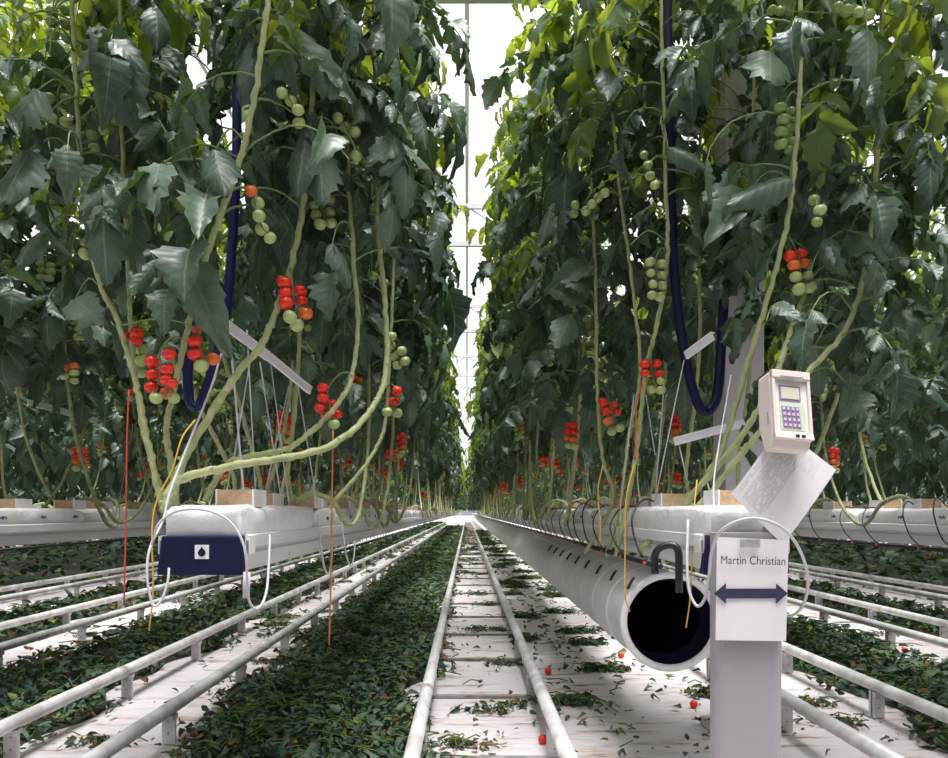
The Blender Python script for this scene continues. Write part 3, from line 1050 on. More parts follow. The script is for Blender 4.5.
FRUIT = [  # plant, depth, attach px, [(px, py, r_px, colour)]
    ('b', 2.30, (279, 270), [(284, 282, 7.5, R_), (300, 291, 7, R_), (285, 293, 7, R_), (302, 301, 6, R_), (286, 303, 7.5, R_), (306, 313, 7.2, O_), (290, 317, 7.2, G_), (297, 325, 7.2, G_)]),
    ('e', 2.20, (186, 338), [(169, 354, 7, R_), (152, 362, 7, R_), (167, 369, 7, R_), (153, 375, 7, R_), (166, 380, 6.5, R_), (151, 387, 6.8, R_), (172, 383, 6, R_), (167, 393, 7, O_), (156, 398, 6.5, G_), (174, 398, 6, G_)]),
    ('d', 2.45, (131, 325), [(137, 333, 7, R_), (126, 337, 6.5, R_), (136, 341, 7, R_), (141, 350, 6.8, G_), (140, 361, 6.8, G_), (140, 372, 6.8, G_)]),
    ('c', 2.22, (186, 322), [(195, 341, 7.5, R_), (197, 330, 5, R_), (195, 354, 7.5, R_), (213, 359, 7, O_), (201, 366, 7.5, G_)]),
    ('f', 2.44, (350, 375), [(323, 388, 6, R_), (332, 404, 5.5, R_), (323, 398, 6, R_), (337, 414, 5.5, R_), (320, 408, 6, R_), (326, 415, 6, O_), (334, 424, 6, G_)]),
    ('g', 3.45, (387, 380), [(397, 391, 5.5, R_), (394, 402, 5.5, R_), (387, 412, 5.5, G_), (397, 413, 5.5, G_)]),
    ('g', 3.55, (388, 330), [(373, 276, 5, D_), (384, 283, 5, D_), (392, 336, 5, G_), (391, 346, 5, G_), (402, 351, 5.2, G_), (394, 356, 5.2, G_), (405, 361, 5.2, G_), (397, 365, 5.2, G_)]),
    ('b', 2.2, (246, 185), [(251, 191, 6.6, O_), (258, 203, 6.6, G_), (259, 216, 6.6, G_), (262, 229, 7, G_), (270, 238, 6.4, G_)]),
    ('b', 2.2, (268, 92), [(282, 93, 6, G_), (291, 101, 6.2, G_), (298, 110, 6.4, G_), (299, 123, 6.4, G_)]),
    ('a', 2.4, (330, 112), [(338, 118, 5.5, G_), (345, 127, 6, G_), (355, 132, 6, G_), (346, 140, 5, G_), (356, 156, 6, G_)]),
    ('a', 2.5, (318, 200), [(314, 206, 5, D_), (330, 200, 5.5, D_), (316, 215, 5.5, D_), (330, 212, 5.5, D_), (320, 224, 6.4, G_), (331, 223, 6, G_)]),
    ('d', 2.5, (60, 15), [(52, 12, 6, D_), (66, 10, 6, D_), (52, 22, 6, D_), (66, 24, 6, D_), (53, 34, 6, D_), (67, 38, 6, D_)]),
    ('c', 2.4, (62, 95), [(50, 98, 5.5, D_), (66, 99, 5.5, D_), (52, 118, 5.5, G_), (66, 122, 6.2, G_)]),
    ('d', 2.4, (118, 112), [(92, 135, 5.5, D_), (108, 128, 6, D_), (115, 120, 5.5, D_), (94, 148, 5.5, G_), (104, 130, 5.5, G_)]),
    ('c', 2.4, (95, 240), [(85, 254, 6.5, G_), (85, 243, 5, D_)]),
    ('h', 2.42, (780, 250), [(790, 256, 6.5, R_), (801, 254, 6, R_), (794, 265, 6.8, O_), (804, 263, 5.5, O_), (796, 277, 6.4, G_), (808, 275, 5, G_), (799, 289, 7, G_), (810, 287, 6.5, G_)]),
    ('i', 2.3, (822, 195), [(820, 210, 6.6, G_), (814, 200, 6, D_), (817, 222, 5.5, D_)]),
    ('k', 2.92, (652, 350), [(645, 364, 5.5, R_), (657, 364, 5, R_), (645, 373, 5, R_), (659, 374, 5.2, R_), (661, 381, 4.6, G_), (652, 389, 5, G_), (661, 390, 5, G_)]),
    ('m', 3.35, (598, 390), [(603, 402, 5.3, R_), (614, 405, 4.6, R_), (606, 411, 5.3, R_), (617, 412, 4.4, R_), (608, 421, 5.4, O_), (612, 431, 5.2, G_), (620, 428, 5, G_)]),
    ('k', 2.85, (667, 250), [(650, 262, 5.5, G_), (662, 264, 5.2, G_), (651, 273, 4.6, G_), (662, 275, 5.2, G_), (653, 284, 4.8, G_), (662, 285, 5.2, G_), (652, 295, 5, G_), (660, 297, 5.4, G_)]),
    ('l', 3.0, (620, 190), [(605, 193, 5, G_), (598, 198, 5, G_), (592, 204, 5, G_), (586, 211, 5, G_), (575, 205, 4.5, D_), (574, 214, 4.5, D_)]),
    ('k', 2.7, (662, 140), [(648, 165, 5, D_), (650, 176, 5, G_), (655, 185, 5, G_), (644, 155, 4.5, D_)]),
    ('i', 2.28, (826, 8), [(838, 8, 6, D_), (848, 10, 6.5, G_), (859, 12, 6, G_), (869, 15, 6, G_), (780, 11, 5, D_), (772, 10, 5, D_)]),
    ('h', 2.34, (798, 100), [(780, 108, 6, D_), (792, 112, 6, D_), (783, 120, 6.5, D_), (794, 128, 6, D_), (781, 132, 6.5, D_), (793, 142, 6, D_), (781, 144, 6.5, D_), (789, 150, 5, D_)]),
]
front_objs = {}
for k, dep, a, toms in FRUIT:
    xs_ = [t[0] for t in toms]
    ys_ = [t[1] for t in toms]
    for t in toms:
        KEEP.append((t[0], t[1], 11, dep))
for k, (lo, hi) in dict(a=(225, 520), b=(195, 520), c=(280, 520), d=(330, 520), e=(50, 155), f=(380, 520), h=(215, 560), i=(345, 560), k=(190, 560), l=(190, 560), m=(300, 560), g=(420, 560)).items():
    q = smooth_path([np.array(p) for p in FRONT[k]['pts']], 8)
    for p in q[::2]:
        if lo < p[1] < hi:
            KEEP.append((p[0], p[1], 6, p[2]))
for x_, y_ in ((237, 110), (237, 125), (236, 140), (236, 155), (236, 170), (236, 185), (233, 250), (210, 378), (190, 370), (725, 85), (722, 110), (718, 150), (700, 400), (716, 400), (690, 370), (675, 265), (720, 365), (250, 345), (290, 375), (672, 220), (700, 346)):
    KEEP.append((x_, y_, 8, 3.3))
for idx, (k, s) in enumerate(FRONT.items()):
    rng = np.random.default_rng(100 + idx)
    pts = [at(*p) for p in s['pts']]
    base = pts[0].copy()
    root = thing('tomato_plant', base, s['label'], 'tomato plant', 'front tomato plants of the left row' if k in 'abcdefgnop' else 'front tomato plants of the right row')
    path = smooth_path(pts, 12)
    stem_mb(path, s['r'][0] * .8, s['r'][1] * .8, rng).build('stem', M['stem'], root)
    z1 = path[-1][2]
    fb = foliage_mb(path, {'e': 1.85, 'h': 2.05, 'i': 1.6, 'j': 1.5, 'f': 1.72, 'c': 1.85, 'a': 1.95, 'b': 2.0, 'k': 2.15, 'l': 2.25, 'm': 2.0, 'r': 2.1, 'q': 1.9, 'o': 1.9}.get(k, 1.80), z1, .052 if k in 'abeh' else .048, rng, size=.95, clear={'e': 2.5, 'b': 2.35, 'a': 2.2, 'h': 2.2, 'i': 0, 'j': 0, 'f': 1.85, 'n': 0, 'o': 0, 'p': 0, 'q': 0, 'r': 0, 's': 0, 'k': 2.6, 'l': 2.5, 'm': 2.3}.get(k, 2.0))
    for (bx, by, tx, ty, dd, wl) in ACC.get(k, ()):
        b_, t_ = np.array(tuple(at(bx, by, dd + .04))), np.array(tuple(at(tx, ty, dd - .03)))
        L = np.linalg.norm(t_ - b_)
        n_ = np.array((rng.uniform(-.3, .3), -1.0, .55))
        put_leaflet(fb, b_, t_ - b_ + np.array((0, 0, L * .25)), n_, L * 1.12, L * wl * 1.35, rng, 0, rng.uniform(.5, 1))
        q = along(path, b_[2] + .03)
        fb.tube(smooth_path([q, (q + b_) / 2 + np.array((0, 0, .05)), b_], 4), .0028, 5, 2)
    fb.build('foliage', FOL, root)
    front_objs[k] = (root, path)
KEEP.clear()
for k, dep, a, toms in FRUIT:
    root, path = front_objs[k]
    rng = np.random.default_rng(int(a[0]))
    pa = np.array(tuple(at(a[0], a[1], dep)))
    zz = along(path, pa[2] + .01)
    pts = []
    for i, (px, py, rp, col) in enumerate(toms):
        dd = dep + (.02 if i % 2 else -.02)
        pts.append((at(px, py, dd), rp * dd / F, col))
    truss(root, zz, pts, rng)

# generic plants: a few kinds, copied along the rows
H0 = 1.015


def proto_plant(seed, detail, zleaf=1.62, top=4.0):
    """stands at the origin of its block (z=0 is the block's top); leans towards +y"""
    rng = np.random.default_rng(seed)
    root = bpy.data.objects.new('tomato_plant', None)
    C.objects.link(root)
    side = 1
    lean = rng.uniform(.35, .8)
    x1 = .15 * side
    pts = [(0, 0, 0), (.06 * side, .03, .045), (.135 * side, .10, .0), (.165 * side, .22, -.07 - rng.uniform(0, .06)), (.17 * side, .22 + lean * .35, -.03 + rng.uniform(-.03, .04)), (.165 * side, .2 + lean * .75, .20), (x1, .2 + lean, .55), (x1 + rng.uniform(-.03, .03), lean + .24, 1.1), (x1 * 1.1, lean + .24, 1.8), (x1 * 1.2, lean + .2, top - H0)]
    path = smooth_path([np.array(p) for p in pts], 4 if detail < 2 else 6)
    stem_mb(path, .0115, .006, rng, detail > 0).build('stem', M['stem'] if seed % 3 else M['oldstem'], root)
    if detail == 2:
        fb = foliage_mb(path, zleaf - H0, top - H0, .043, rng, False)
    elif detail == 1:
        fb = foliage_mb(path, zleaf - H0, top - H0, .042, rng, False, size=1.0, lime_lit=.10)  # lime starts lower: light from the aisle put into leaf colour
    else:
        fb = foliage_mb(path, zleaf - H0, top - H0, .030, rng, True, size=1.15, lime_lit=.0)  # lime from the lowest leaf up, painting the aisle light far off
    fb.build('foliage', FOL, root)
    hs = [.42 + rng.uniform(-.06, .1)] * (seed % 4 == 0) + [.74 + rng.uniform(-.06, .06), 1.0, 1.3, 1.62, 2.0]
    for j, h in enumerate(hs[:6 if detail == 2 else 4 if detail == 1 else 3]):
        p = along(path, h)
        a = rng.uniform(0, 2 * PI)
        off = np.array((math.cos(a) * .07, math.sin(a) * .07, -.03))
        n = int(rng.integers(5, 9))
        t = truss(root, p, hang(p + off, n, grade(H0 + h + .02), .021 if j < 4 else .017, rng), rng, joined=detail < 2)
    return root


def snapshot(root):
    def rec(o):
        PROTO_KIDS[o.name] = list(o.children)
        for c in o.children:
            rec(c)
    bpy.context.view_layer.update()
    rec(root)


NEAR = [proto_plant(200 + i, 2, 1.66 + .05 * (i % 3)) for i in range(5)]
MID = [proto_plant(300 + i, 1, 1.66 + .06 * (i % 3)) for i in range(6)]
LOW = [proto_plant(400 + i, 1, 1.76 + .06 * (i % 3)) for i in range(4)]
DIST = [proto_plant(500 + i, 0, 1.38) for i in range(5)]
for p in NEAR + MID + LOW + DIST:
    snapshot(p)
used = set()


def plant(proto, x, y, back, label, group, sc=(1, 1, 1), ang=0):
    if proto.name in used:
        o = copy_tree(proto)
    else:
        o = proto
        used.add(proto.name)
    o.location = (x, y, H0)
    o.rotation_euler = (0, 0, (PI if back else 0) + ang)
    o.scale = sc
    tag(o, label, 'tomato plant', group)
    return o


prng = np.random.default_rng(77)
RLAB = {'L1': 'left of the central aisle', 'R1': 'right of the central aisle', 'L2': 'one row beyond the left gutter', 'R2': 'one row beyond the sign post',
        'L3': 'two rows beyond the left gutter', 'R3': 'two rows beyond the sign post'}
for key in ('L1', 'R1'):
    gx = ROWS[key]
    y, i = (2.7 if key == 'L1' else 4.5), 0
    while y < 88:
        s = 1 if i % 2 else -1
        if y < 8:
            pr, st = NEAR[prng.integers(0, 5)], .33
        elif y < 26:
            pr, st = MID[prng.integers(0, 6)], .46 if y < 14 else .6
        else:
            pr, st = DIST[prng.integers(0, 5)], 1.2 if y < 45 else 2.0
        if y < 8:
            lab, grp = 'leafy tomato plant standing behind the front plants of the row ' + RLAB[key], 'near tomato plants of the row ' + RLAB[key]
        elif y < 26:
            lab, grp = 'tomato plant part way down the long row ' + RLAB[key], 'middle tomato plants of the row ' + RLAB[key]
        else:
            lab, grp = 'small looking distant tomato plant far down the row ' + RLAB[key], 'distant tomato plants of the row ' + RLAB[key]
        back = (key == 'R1') ^ (s == (1 if key == 'L1' else -1) and y > 5 and prng.random() < .3)
        sy = 1.0 if y < 26 else 1.7
        plant(pr, gx + s * .03 - (.05 if key == 'R1' and y > 5 else 0), y, back, lab, grp, (s * (1.15 if (s * (-1 if back else 1)) < 0 and key == 'R1' else 1.0), sy, prng.uniform(.96, 1.04)), prng.uniform(-.15, .15))
        y += st * prng.uniform(.85, 1.15)
        i += 1
for key in ('L2', 'R2', 'L3', 'R3'):
    gx = ROWS[key]
    y = 2.4 if key[1] == '2' else 2.8
    i = 0
    while y < (17 if key[1] == '2' else 20):
        s = 1 if i % 2 else -1
        pr = (MID[:2] + LOW)[prng.integers(0, 6)] if key[1] == '2' else LOW[prng.integers(0, 4)]
        plant(pr, gx + s * .03, y, bool(prng.random() < .5), 'tomato plant in the shaded row ' + RLAB[key], 'tomato plants of the row ' + RLAB[key],
              (s * (1.3 if key[1] == '3' else 1.3 if (s > 0) == (key == 'R2') else 1.0), 1.0, prng.uniform(.95, 1.05)), prng.uniform(-.2, .2))
        y += (.40 if key[1] == '2' else .62) * prng.uniform(.85, 1.15)
        i += 1

for key in ('L2', 'R2'):
    y = 17.5
    while y < 56:
        plant(DIST[prng.integers(0, 5)], ROWS[key], y, bool(prng.random() < .5), 'distant tomato plant in the shaded row ' + RLAB[key], 'distant tomato plants of the row ' + RLAB[key],
              (1.2, 1.6, 1), prng.uniform(-.2, .2))
        y += 2.4

# the crop that closes the view further out: leaves nobody could count
for sgn, nm in ((-1, 'left'), (1, 'right')):
    rng = np.random.default_rng(900 + sgn)
    mb = MB()
    for i in range(1500):
        zc = rng.uniform(.75 if i % 5 > 2 else 1.75, 3.9)
        p = (sgn * (1.6 * (i % 5)) + rng.uniform(-.75, .75) * (1 if zc > 1.7 else .5), rng.uniform(0, 4), zc)
        compound_leaf(mb, p, rng.uniform(0, 2 * PI), rng.uniform(.1, .7), .54, rng, 1, 0, rng.uniform(.1, .8), 2)
    o = mb.build('crop_foliage', FOL)
    o.location = (sgn * 5.55, 2.0, 0)
    a = o.modifiers.new('rows', 'ARRAY')
    a.count = 13
    a.use_relative_offset = False
    a.use_constant_offset = True
    a.constant_offset_displace = (0, 4.0, 0)
    tag(o, 'dense dark foliage of the crop rows furthest out on the ' + nm, 'foliage', kind='stuff')


# ================================================================== LEAF LITTER
def litter(name, label, x0, x1, y0, y1, count, mats, size=(.05, .10), mound=0.0, dense=True, gaps=0.0, drymix=.06, hmax=.06):
    rng = np.random.default_rng(int(abs(x0 * 100 + x1 * 37 + y0 * 11)))
    mb = MB()
    if mound:
        ny_ = int((y1 - y0) / .12)
        nx_ = 14
        v, f = [], []
        for j in range(ny_ + 1):
            y = y0 + (y1 - y0) * j / ny_
            for i in range(nx_ + 1):
                t = i / nx_
                wob = .07 * math.sin(y * 3.1 + x0) + .05 * math.sin(y * 7.3)
                x = x0 + (x1 - x0) * t + (wob if i in (0, 1, nx_ - 1, nx_) else 0)
                v.append((x, y, -.004 + mound * math.sin(PI * t) ** .4 * rng.uniform(.6, 1)))
            if j:
                for i in range(nx_):
                    a = (j - 1) * (nx_ + 1) + i
                    f.append((a, a + 1, a + nx_ + 2, a + nx_ + 1))
        mb.add(v, f, 3)
    # patch field for sparse litter
    centres = rng.uniform((x0, y0), (x1, y1), (max(3, int((x1 - x0) * (y1 - y0) * 2.2)), 2)) if not dense else None
    i = 0
    while i < count:
        t = rng.random()
        y = y0 + (y1 - y0) * (t ** 1.9)
        x = rng.uniform(x0, x1)
        if not dense and rng.random() < .93:
            near = centres[rng.integers(0, len(centres))]
            if (near[1] - y0) / (y1 - y0) > rng.random() ** .5:
                continue
            x, y = near[0] + rng.normal(0, .075), near[1] + rng.normal(0, .035)
            if not x0 <= x <= x1:
                continue
        edge = min(x - x0, x1 - x) / (x1 - x0)
        wob = .07 * math.sin(y * 3.1 + x0) + .05 * math.sin(y * 7.3)
        x += wob * (1 if dense else 0)
        if dense and edge < .05:
            x += rng.normal(0, .05)
        sc = 1 + (y - y0) / 14
        a = rng.uniform(0, 2 * PI)
        tilt = rng.uniform(-.7, .7) if dense else rng.uniform(-.25, .3)
        d = np.array((math.cos(a), math.sin(a), tilt))
        n_ = np.array((rng.normal(0, .8), rng.normal(0, .8), 1.0))
        L = rng.uniform(*size) * sc
        z = rng.uniform(.008, .02) + (mound * math.sin(PI * min(1, max(0, (x - x0) / (x1 - x0)))) ** .4 if mound else 0) + rng.random() ** 2 * hmax
        r = rng.random()
        isdry = r < drymix * (3.5 if dense and edge < .07 else .8)
        mi = 2 if isdry else (1 if rng.random() < .10 else 0)
        put_leaflet(mb, np.array((x, y, max(z, .012 + max(0, -tilt) * L))), d, n_, L * (.7 if isdry else 1), L * rng.uniform(.3, .7), rng, mi, rng.random(), 1 if y < 6.5 else 2)
        if rng.random() < .06:
            mb.tube([(x, y, z + .02), (x + math.cos(a) * L * 1.3, y + math.sin(a) * L * 1.3, z + .03), (x + math.cos(a + .3) * L * 2.4, y + math.sin(a + .3) * L * 2.4, z + .012)], .0028 * sc, 4, 1)
        i += 1
    o = mb.build(name, mats)
    return tag(o, label, 'leaf litter', kind='stuff')


LM = [M['litter'], M['fresh'], M['dry'], M['mulch']]
litter('leaf_litter', 'thick carpet of dark cut leaves left of the central track', -1.19, -.23, 1.7, 46, 32000, LM, (.025, .065), .035)
litter('leaf_litter', 'dark cut leaves lying under the left gutter beside the left track', -2.78, -1.86, 2.4, 60, 12000, LM, (.032, .08), .03)
litter('leaf_litter', 'dark cut leaves under the far left gutter', -4.35, -3.45, 3.2, 24, 4500, LM, (.04, .09), .03)
litter('leaf_litter', 'dark cut leaves in the strip right of the sign post track', 2.02, 2.95, 2.3, 30, 12000, LM, (.032, .08), .03)
litter('leaf_litter', 'dark cut leaves under the furthest right gutter', 3.62, 4.55, 3.2, 24, 4500, LM, (.04, .09), .03)
litter('leaf_litter', 'dark cut leaves on the ground of the rows beyond the far left track', -13.0, -5.05, 3.2, 60, 7000, LM, (.06, .12), .03)
litter('leaf_litter', 'dark cut leaves on the ground of the rows beyond the far right track', 5.2, 13.0, 3.2, 60, 7000, LM, (.06, .12), .03)
litter('leaf_litter', 'scattered cut leaves on the white sheet under the air duct', .37, 1.40, 1.7, 40, 9000, LM, (.018, .055), dense=False, drymix=.12, hmax=.02)
litter('leaf_litter', 'sparse dry scraps between the rails of the central track', -.17, .33, 1.7, 40, 2200, LM, (.015, .045), dense=False, drymix=.4, hmax=.01)
litter('leaf_litter', 'brown dry scraps between the rails of the left track', -1.80, -1.22, 1.9, 26, 1700, LM, (.015, .05), dense=False, drymix=.55, hmax=.01)
litter('leaf_litter', 'brown dry scraps between the rails beside the sign post', 1.40, 2.02, 1.9, 24, 1700, LM, (.015, .05), dense=False, drymix=.5, hmax=.01)
litter('leaf_litter', 'dry scraps between the rails of the far left track', -3.42, -2.80, 2.8, 20, 700, LM, (.02, .055), dense=False, drymix=.5, hmax=.01)
litter('leaf_litter', 'dry scraps between the rails of the far right track', 2.98, 3.6, 2.8, 20, 700, LM, (.02, .055), dense=False, drymix=.5, hmax=.01)

for (px, py, lab) in ((548, 671, 'fallen red tomato beside the central rail, larger of the two there'), (543, 739, 'fallen red tomato against the foot of the central rail at the bottom'),
                      (694, 704, 'fallen red tomato on the white sheet just left of the sign post'), (621, 655, 'fallen red tomato in the shade under the duct mouth'),
                      (525, 635, 'small fallen red tomato behind the central rail further back'), (512, 590, 'tiny fallen red tomato far back beside the central rail'),
                      (868, 613, 'fallen red tomato behind the rails right of the sign'), (905, 657, 'fallen red tomato on the dark leaves at the right'),
                      (924, 670, 'fallen red tomato lowest on the dark leaves at the right')):
    r = .021
    d_ = (CH - r) * F / (py - VY)
    p = at(px, py, d_)
    o = bpy.data.objects.new('fallen_tomato', TOM['red'])
    C.objects.link(o)
    o.location = (p.x, p.y, r * .92 + (.045 if px > 860 else 0))
    o.scale = (r, r, r)
    o.rotation_euler = (.4, .8, px)
    tag(o, lab, 'tomato', 'fallen tomatoes')

# ================================================================== HOSES, BARS, WIRES, STRINGS
def run(name, pts, r, m, label, cat, group=None, sides=8, sm=5):
    P = [at(*p) for p in pts]
    mb = MB()
    mb.tube(smooth_path(P, sm) if sm else P, r, sides)
    o = mb.build(name, m, origin=P[0])
    return tag(o, label, cat, group)


h1 = [(238, -260, 2.62), (237, 20, 2.62), (237, 105, 2.62), (236, 180, 2.62), (232, 250, 2.62), (227, 305, 2.6), (221, 340, 2.58), (210, 378, 2.55), (201, 402, 2.54), (194, 407, 2.53), (189, 398, 2.53), (188, 370, 2.53), (192, 340, 2.54), (205, 300, 2.6)]
run('irrigation_hose', h1, .0165, M['hose'], 'dark blue hose dropping to a U bend behind the left red clusters', 'hose', sides=12)
h2 = [(667, -150, 2.95), (667, 20, 2.95), (669, 120, 2.95), (671, 200, 2.95), (674, 265, 2.95), (680, 325, 2.95), (688, 370, 2.94), (697, 402, 2.93), (706, 412, 2.93), (715, 402, 2.94), (719, 380, 2.95), (721, 350, 2.98), (724, 300, 3.0)]
run('irrigation_hose', h2, .0195, M['navy'], 'blue black hose hanging in a deep U bend left of the keypad device', 'hose', sides=12)

for a, b, w, lab in (((222, 322, 2.50), (268, 357, 2.66), .030, 'pale flat hanger bar sloping down right above the left gutter, nearest piece'),
                     ((266, 355, 2.67), (310, 391, 2.92), .026, 'pale flat hanger bar continuing behind the slanting left stem'),
                     ((674, 442, 2.75), (752, 421, 2.68), .028, 'pale flat hanger bar crossing behind the stems left of the keypad device'),
                     ((686, 356, 2.9), (713, 336, 2.8), .028, 'short pale flat bar beside the blue black hose bend'),
                     ((28, 402, 4.5), (97, 421, 5.2), .035, 'grey flat bar in the shade behind the far left plants')):
    A, B = at(*a), at(*b)
    mb = MB()
    dv = (B - A)
    rot = dv.to_track_quat('Y', 'Z').to_matrix()
    mb.box((A + B) / 2, (.012, dv.length, w), 0, rot)
    mb.box((A + B) / 2 + Vector((0, 0, w * .5)), (.026, dv.length, .003), 0, rot)
    tag(mb.build('hanger_bar', M['bar'], smooth=False, origin=A), lab, 'hanger bar')

WL = 'thin pale wire of the bundle between the left hanger bar and the gutter'
for pts in ([(247, 330, 2.6), (256, 500, 2.45)], [(250, 362, 2.66), (232, 470, 2.4)], [(260, 362, 2.68), (290, 555, 2.62)],
            [(271, 365, 2.72), (291, 520, 2.72)], [(289, 386, 2.85), (266, 488, 2.7)], [(298, 385, 2.92), (318, 510, 2.95)]):
    run('hanger_wire', pts, .0026, M['wire'], WL, 'wire', 'pale wires under the left hanger bar', 5, 0)
WL = 'thin pale wire dropping between the stems left of the black hose'
for pts in ([(634, 395, 3.1), (620, 510, 2.95)], [(664, 385, 3.0), (655, 500, 2.85)], [(684, 360, 2.92), (654, 505, 2.75)], [(646, 395, 3.0), (655, 455, 2.9)], [(679, 445, 2.75), (687, 480, 2.7)]):
    run('hanger_wire', pts, .0024, M['wire'], WL, 'wire', 'pale wires left of the black hose', 5, 0)
run('hanger_wire', [(731, 375, 2.5), (715, 470, 2.35), (714, 515, 2.2)], .003, M['wire'], 'pale wire beside the slanting stems left of the tilted paper', 'wire', sides=5)

run('drip_hose', [(246, 520, 2.3), (239, 440, 2.36), (233, 370, 2.42), (230, 352, 2.44), (226, 347, 2.43), (221, 355, 2.41), (211, 388, 2.3), (190, 440, 2.2), (170, 492, 2.1), (163, 520, 2.06), (150, 548, 2.0), (147, 575, 1.98), (151, 600, 1.98), (156, 606, 1.98), (163, 597, 1.99), (168, 580, 2.0), (169, 568, 2.01)],
    .0036, M['tube'], 'white hose dropping from the left bar to a loop left of the navy end cap', 'hose')
run('drip_hose', [(152, 545, 1.99), (158, 525, 1.98), (172, 513, 1.98), (190, 509, 1.97), (210, 511, 1.97), (228, 520, 1.97), (240, 536, 1.97), (246, 556, 1.97), (247, 580, 1.98), (249, 600, 2.0), (255, 609, 2.02), (262, 604, 2.05), (267, 588, 2.1), (269, 560, 2.15), (270, 535, 2.2)],
    .0036, M['tube'], 'white hose arching over the front of the navy end cap', 'hose')
run('drip_hose', [(688, 520, 2.06), (687, 560, 2.02), (689, 590, 2.0), (697, 606, 1.98), (705, 598, 1.95), (709, 575, 1.92), (712, 550, 1.88), (722, 530, 1.83), (745, 519, 1.80), (768, 521, 1.80), (788, 533, 1.82), (802, 555, 1.86), (808, 580, 1.9), (804, 603, 1.95), (795, 614, 2.0), (785, 616, 2.08)],
    .0040, M['tube'], 'grey white hose looping around the top of the paper sign', 'hose')
run('drip_hose', [(318, 515, 2.9), (321, 545, 2.86), (324, 566, 2.84), (328, 574, 2.84), (331, 565, 2.86), (332, 545, 2.9)], .0040, M['tube'], 'short white hose loop hanging below the left gutter, nearer of two', 'hose')
run('drip_hose', [(341, 515, 3.4), (344, 540, 3.36), (347, 558, 3.34), (351, 566, 3.34), (354, 556, 3.36), (355, 540, 3.4)], .0036, M['tube'], 'short white hose loop hanging below the left gutter, further of two', 'hose')
mb = MB()
mb.tube([at(247, 572, 2.02), at(246, 598, 2.02)], .010, 8)
tag(mb.build('hose_sleeve', M['tube'], origin=at(247, 572, 2.02)), 'short pale sleeve hanging at the right edge of the navy end cap', 'hose sleeve')

run('marker_string', [(129, 390, 2.2), (127, 440, 2.2), (126, 520, 2.2), (124, 606, 2.2)], .0026, M['redstring'], 'red string hanging straight left of the navy end cap', 'string', sides=5)
run('marker_string', [(333, 430, 2.35), (332, 500, 2.35), (331, 580, 2.35), (329, 645, 2.35)], .0028, M['ochrestring'], 'ochre red string hanging straight right of the navy end cap', 'string', sides=5)
run('marker_string', [(195, 420, 2.12), (182, 438, 2.08), (172, 470, 2.06), (157, 500, 2.05), (152, 530, 2.04), (153, 590, 2.03), (149, 631, 2.03)], .0023, M['yellowstring'], 'yellow string hanging past the left end of the navy end cap', 'string', sides=5)
run('marker_string', [(645, 380, 2.85), (637, 400, 2.84), (636, 430, 2.83), (635, 460, 2.8)], .0026, M['redstring'], 'short red string wound on the stem below the red and pale fruit', 'string', sides=5)
run('marker_string', [(634, 465, 2.72), (626, 500, 2.66), (625, 560, 2.62), (625, 595, 2.6), (630, 612, 2.6)], .0024, M['yellowstring'], 'yellow string hanging left of the duct mouth', 'string', sides=5)
run('marker_string', [(603, 465, 3.0), (598, 490, 2.98), (600, 520, 2.95), (600, 545, 2.92)], .0024, M['yellowstring'], 'short yellow string among the stems above the duct', 'string', sides=5)
run('marker_string', [(697, 480, 2.3), (693, 520, 2.24), (692, 560, 2.2), (690, 600, 2.2), (686, 628, 2.2)], .0022, M['yellowstring'], 'yellow string hanging across the duct mouth', 'string', sides=5)

# ================================================================== STEEL COLUMN
cx, cy = at(738, 400, 3.35).x, 3.35
mb = MB()
mb.box((cx, cy, 2.8), (.17, .17, 5.6))
mb.box((cx, cy, .02), (.26, .26, .04))
o = structure(mb.build('trim_column', M['steel'], smooth=False, bevel=.006))
o['label'] = 'pale lilac grey steel roof column behind the front plants of the right row'

# ================================================================== SIGN POST, SIGN, PAPER, DEVICE
PD = 1.93
px0 = at(750.5, 640, PD).x
pw = .187
root = thing('sign_post', (px0, PD + .06, 0), 'thick lilac grey post under the white arrow sign', 'post')
ztop = at(0, 533, PD).z
mb = MB()
seg = 28
hw, hd, rc = pw / 2 - .004, .035, .03
poly = []
for qx, qy, a0 in ((1, 1, 0), (-1, 1, PI / 2), (-1, -1, PI), (1, -1, 1.5 * PI)):
    for t in np.linspace(0, PI / 2, 6):
        poly.append((px0 + qx * (hw - rc) + rc * math.cos(a0 + t), PD + .035 + qy * (hd - rc) + rc * math.sin(a0 + t)))
n = len(poly)
v = [(x, y, 0) for x, y in poly] + [(x, y, ztop) for x, y in poly]
mb.add(v, [(i, (i + 1) % n, n + (i + 1) % n, n + i) for i in range(n)] + [tuple(range(n - 1, -1, -1)), tuple(range(n, 2 * n))])
mb.build('shaft', M['post'], root, smooth=False)
mb = MB()
mb.box((px0, PD + .06, .012), (pw + .06, .18, .024))
mb.build('foot_plate', M['post'], root, smooth=False, bevel=.004)
mb = MB()
mb.tube([(px0 + .06, PD + .07, ztop - .05), (px0 + .09, PD + .07, ztop + .1), at(788, 420, PD + .10)], .012, 10)
mb.build('device_stalk', M['post'], root)
mb = MB()
mb.tube([at(733, 612, PD + .0) + Vector((0, -.001, 0)), at(733, 612, PD) + Vector((0, -.004, 0))], .005, 8)
mb.build('rivet', M['tie'], root)


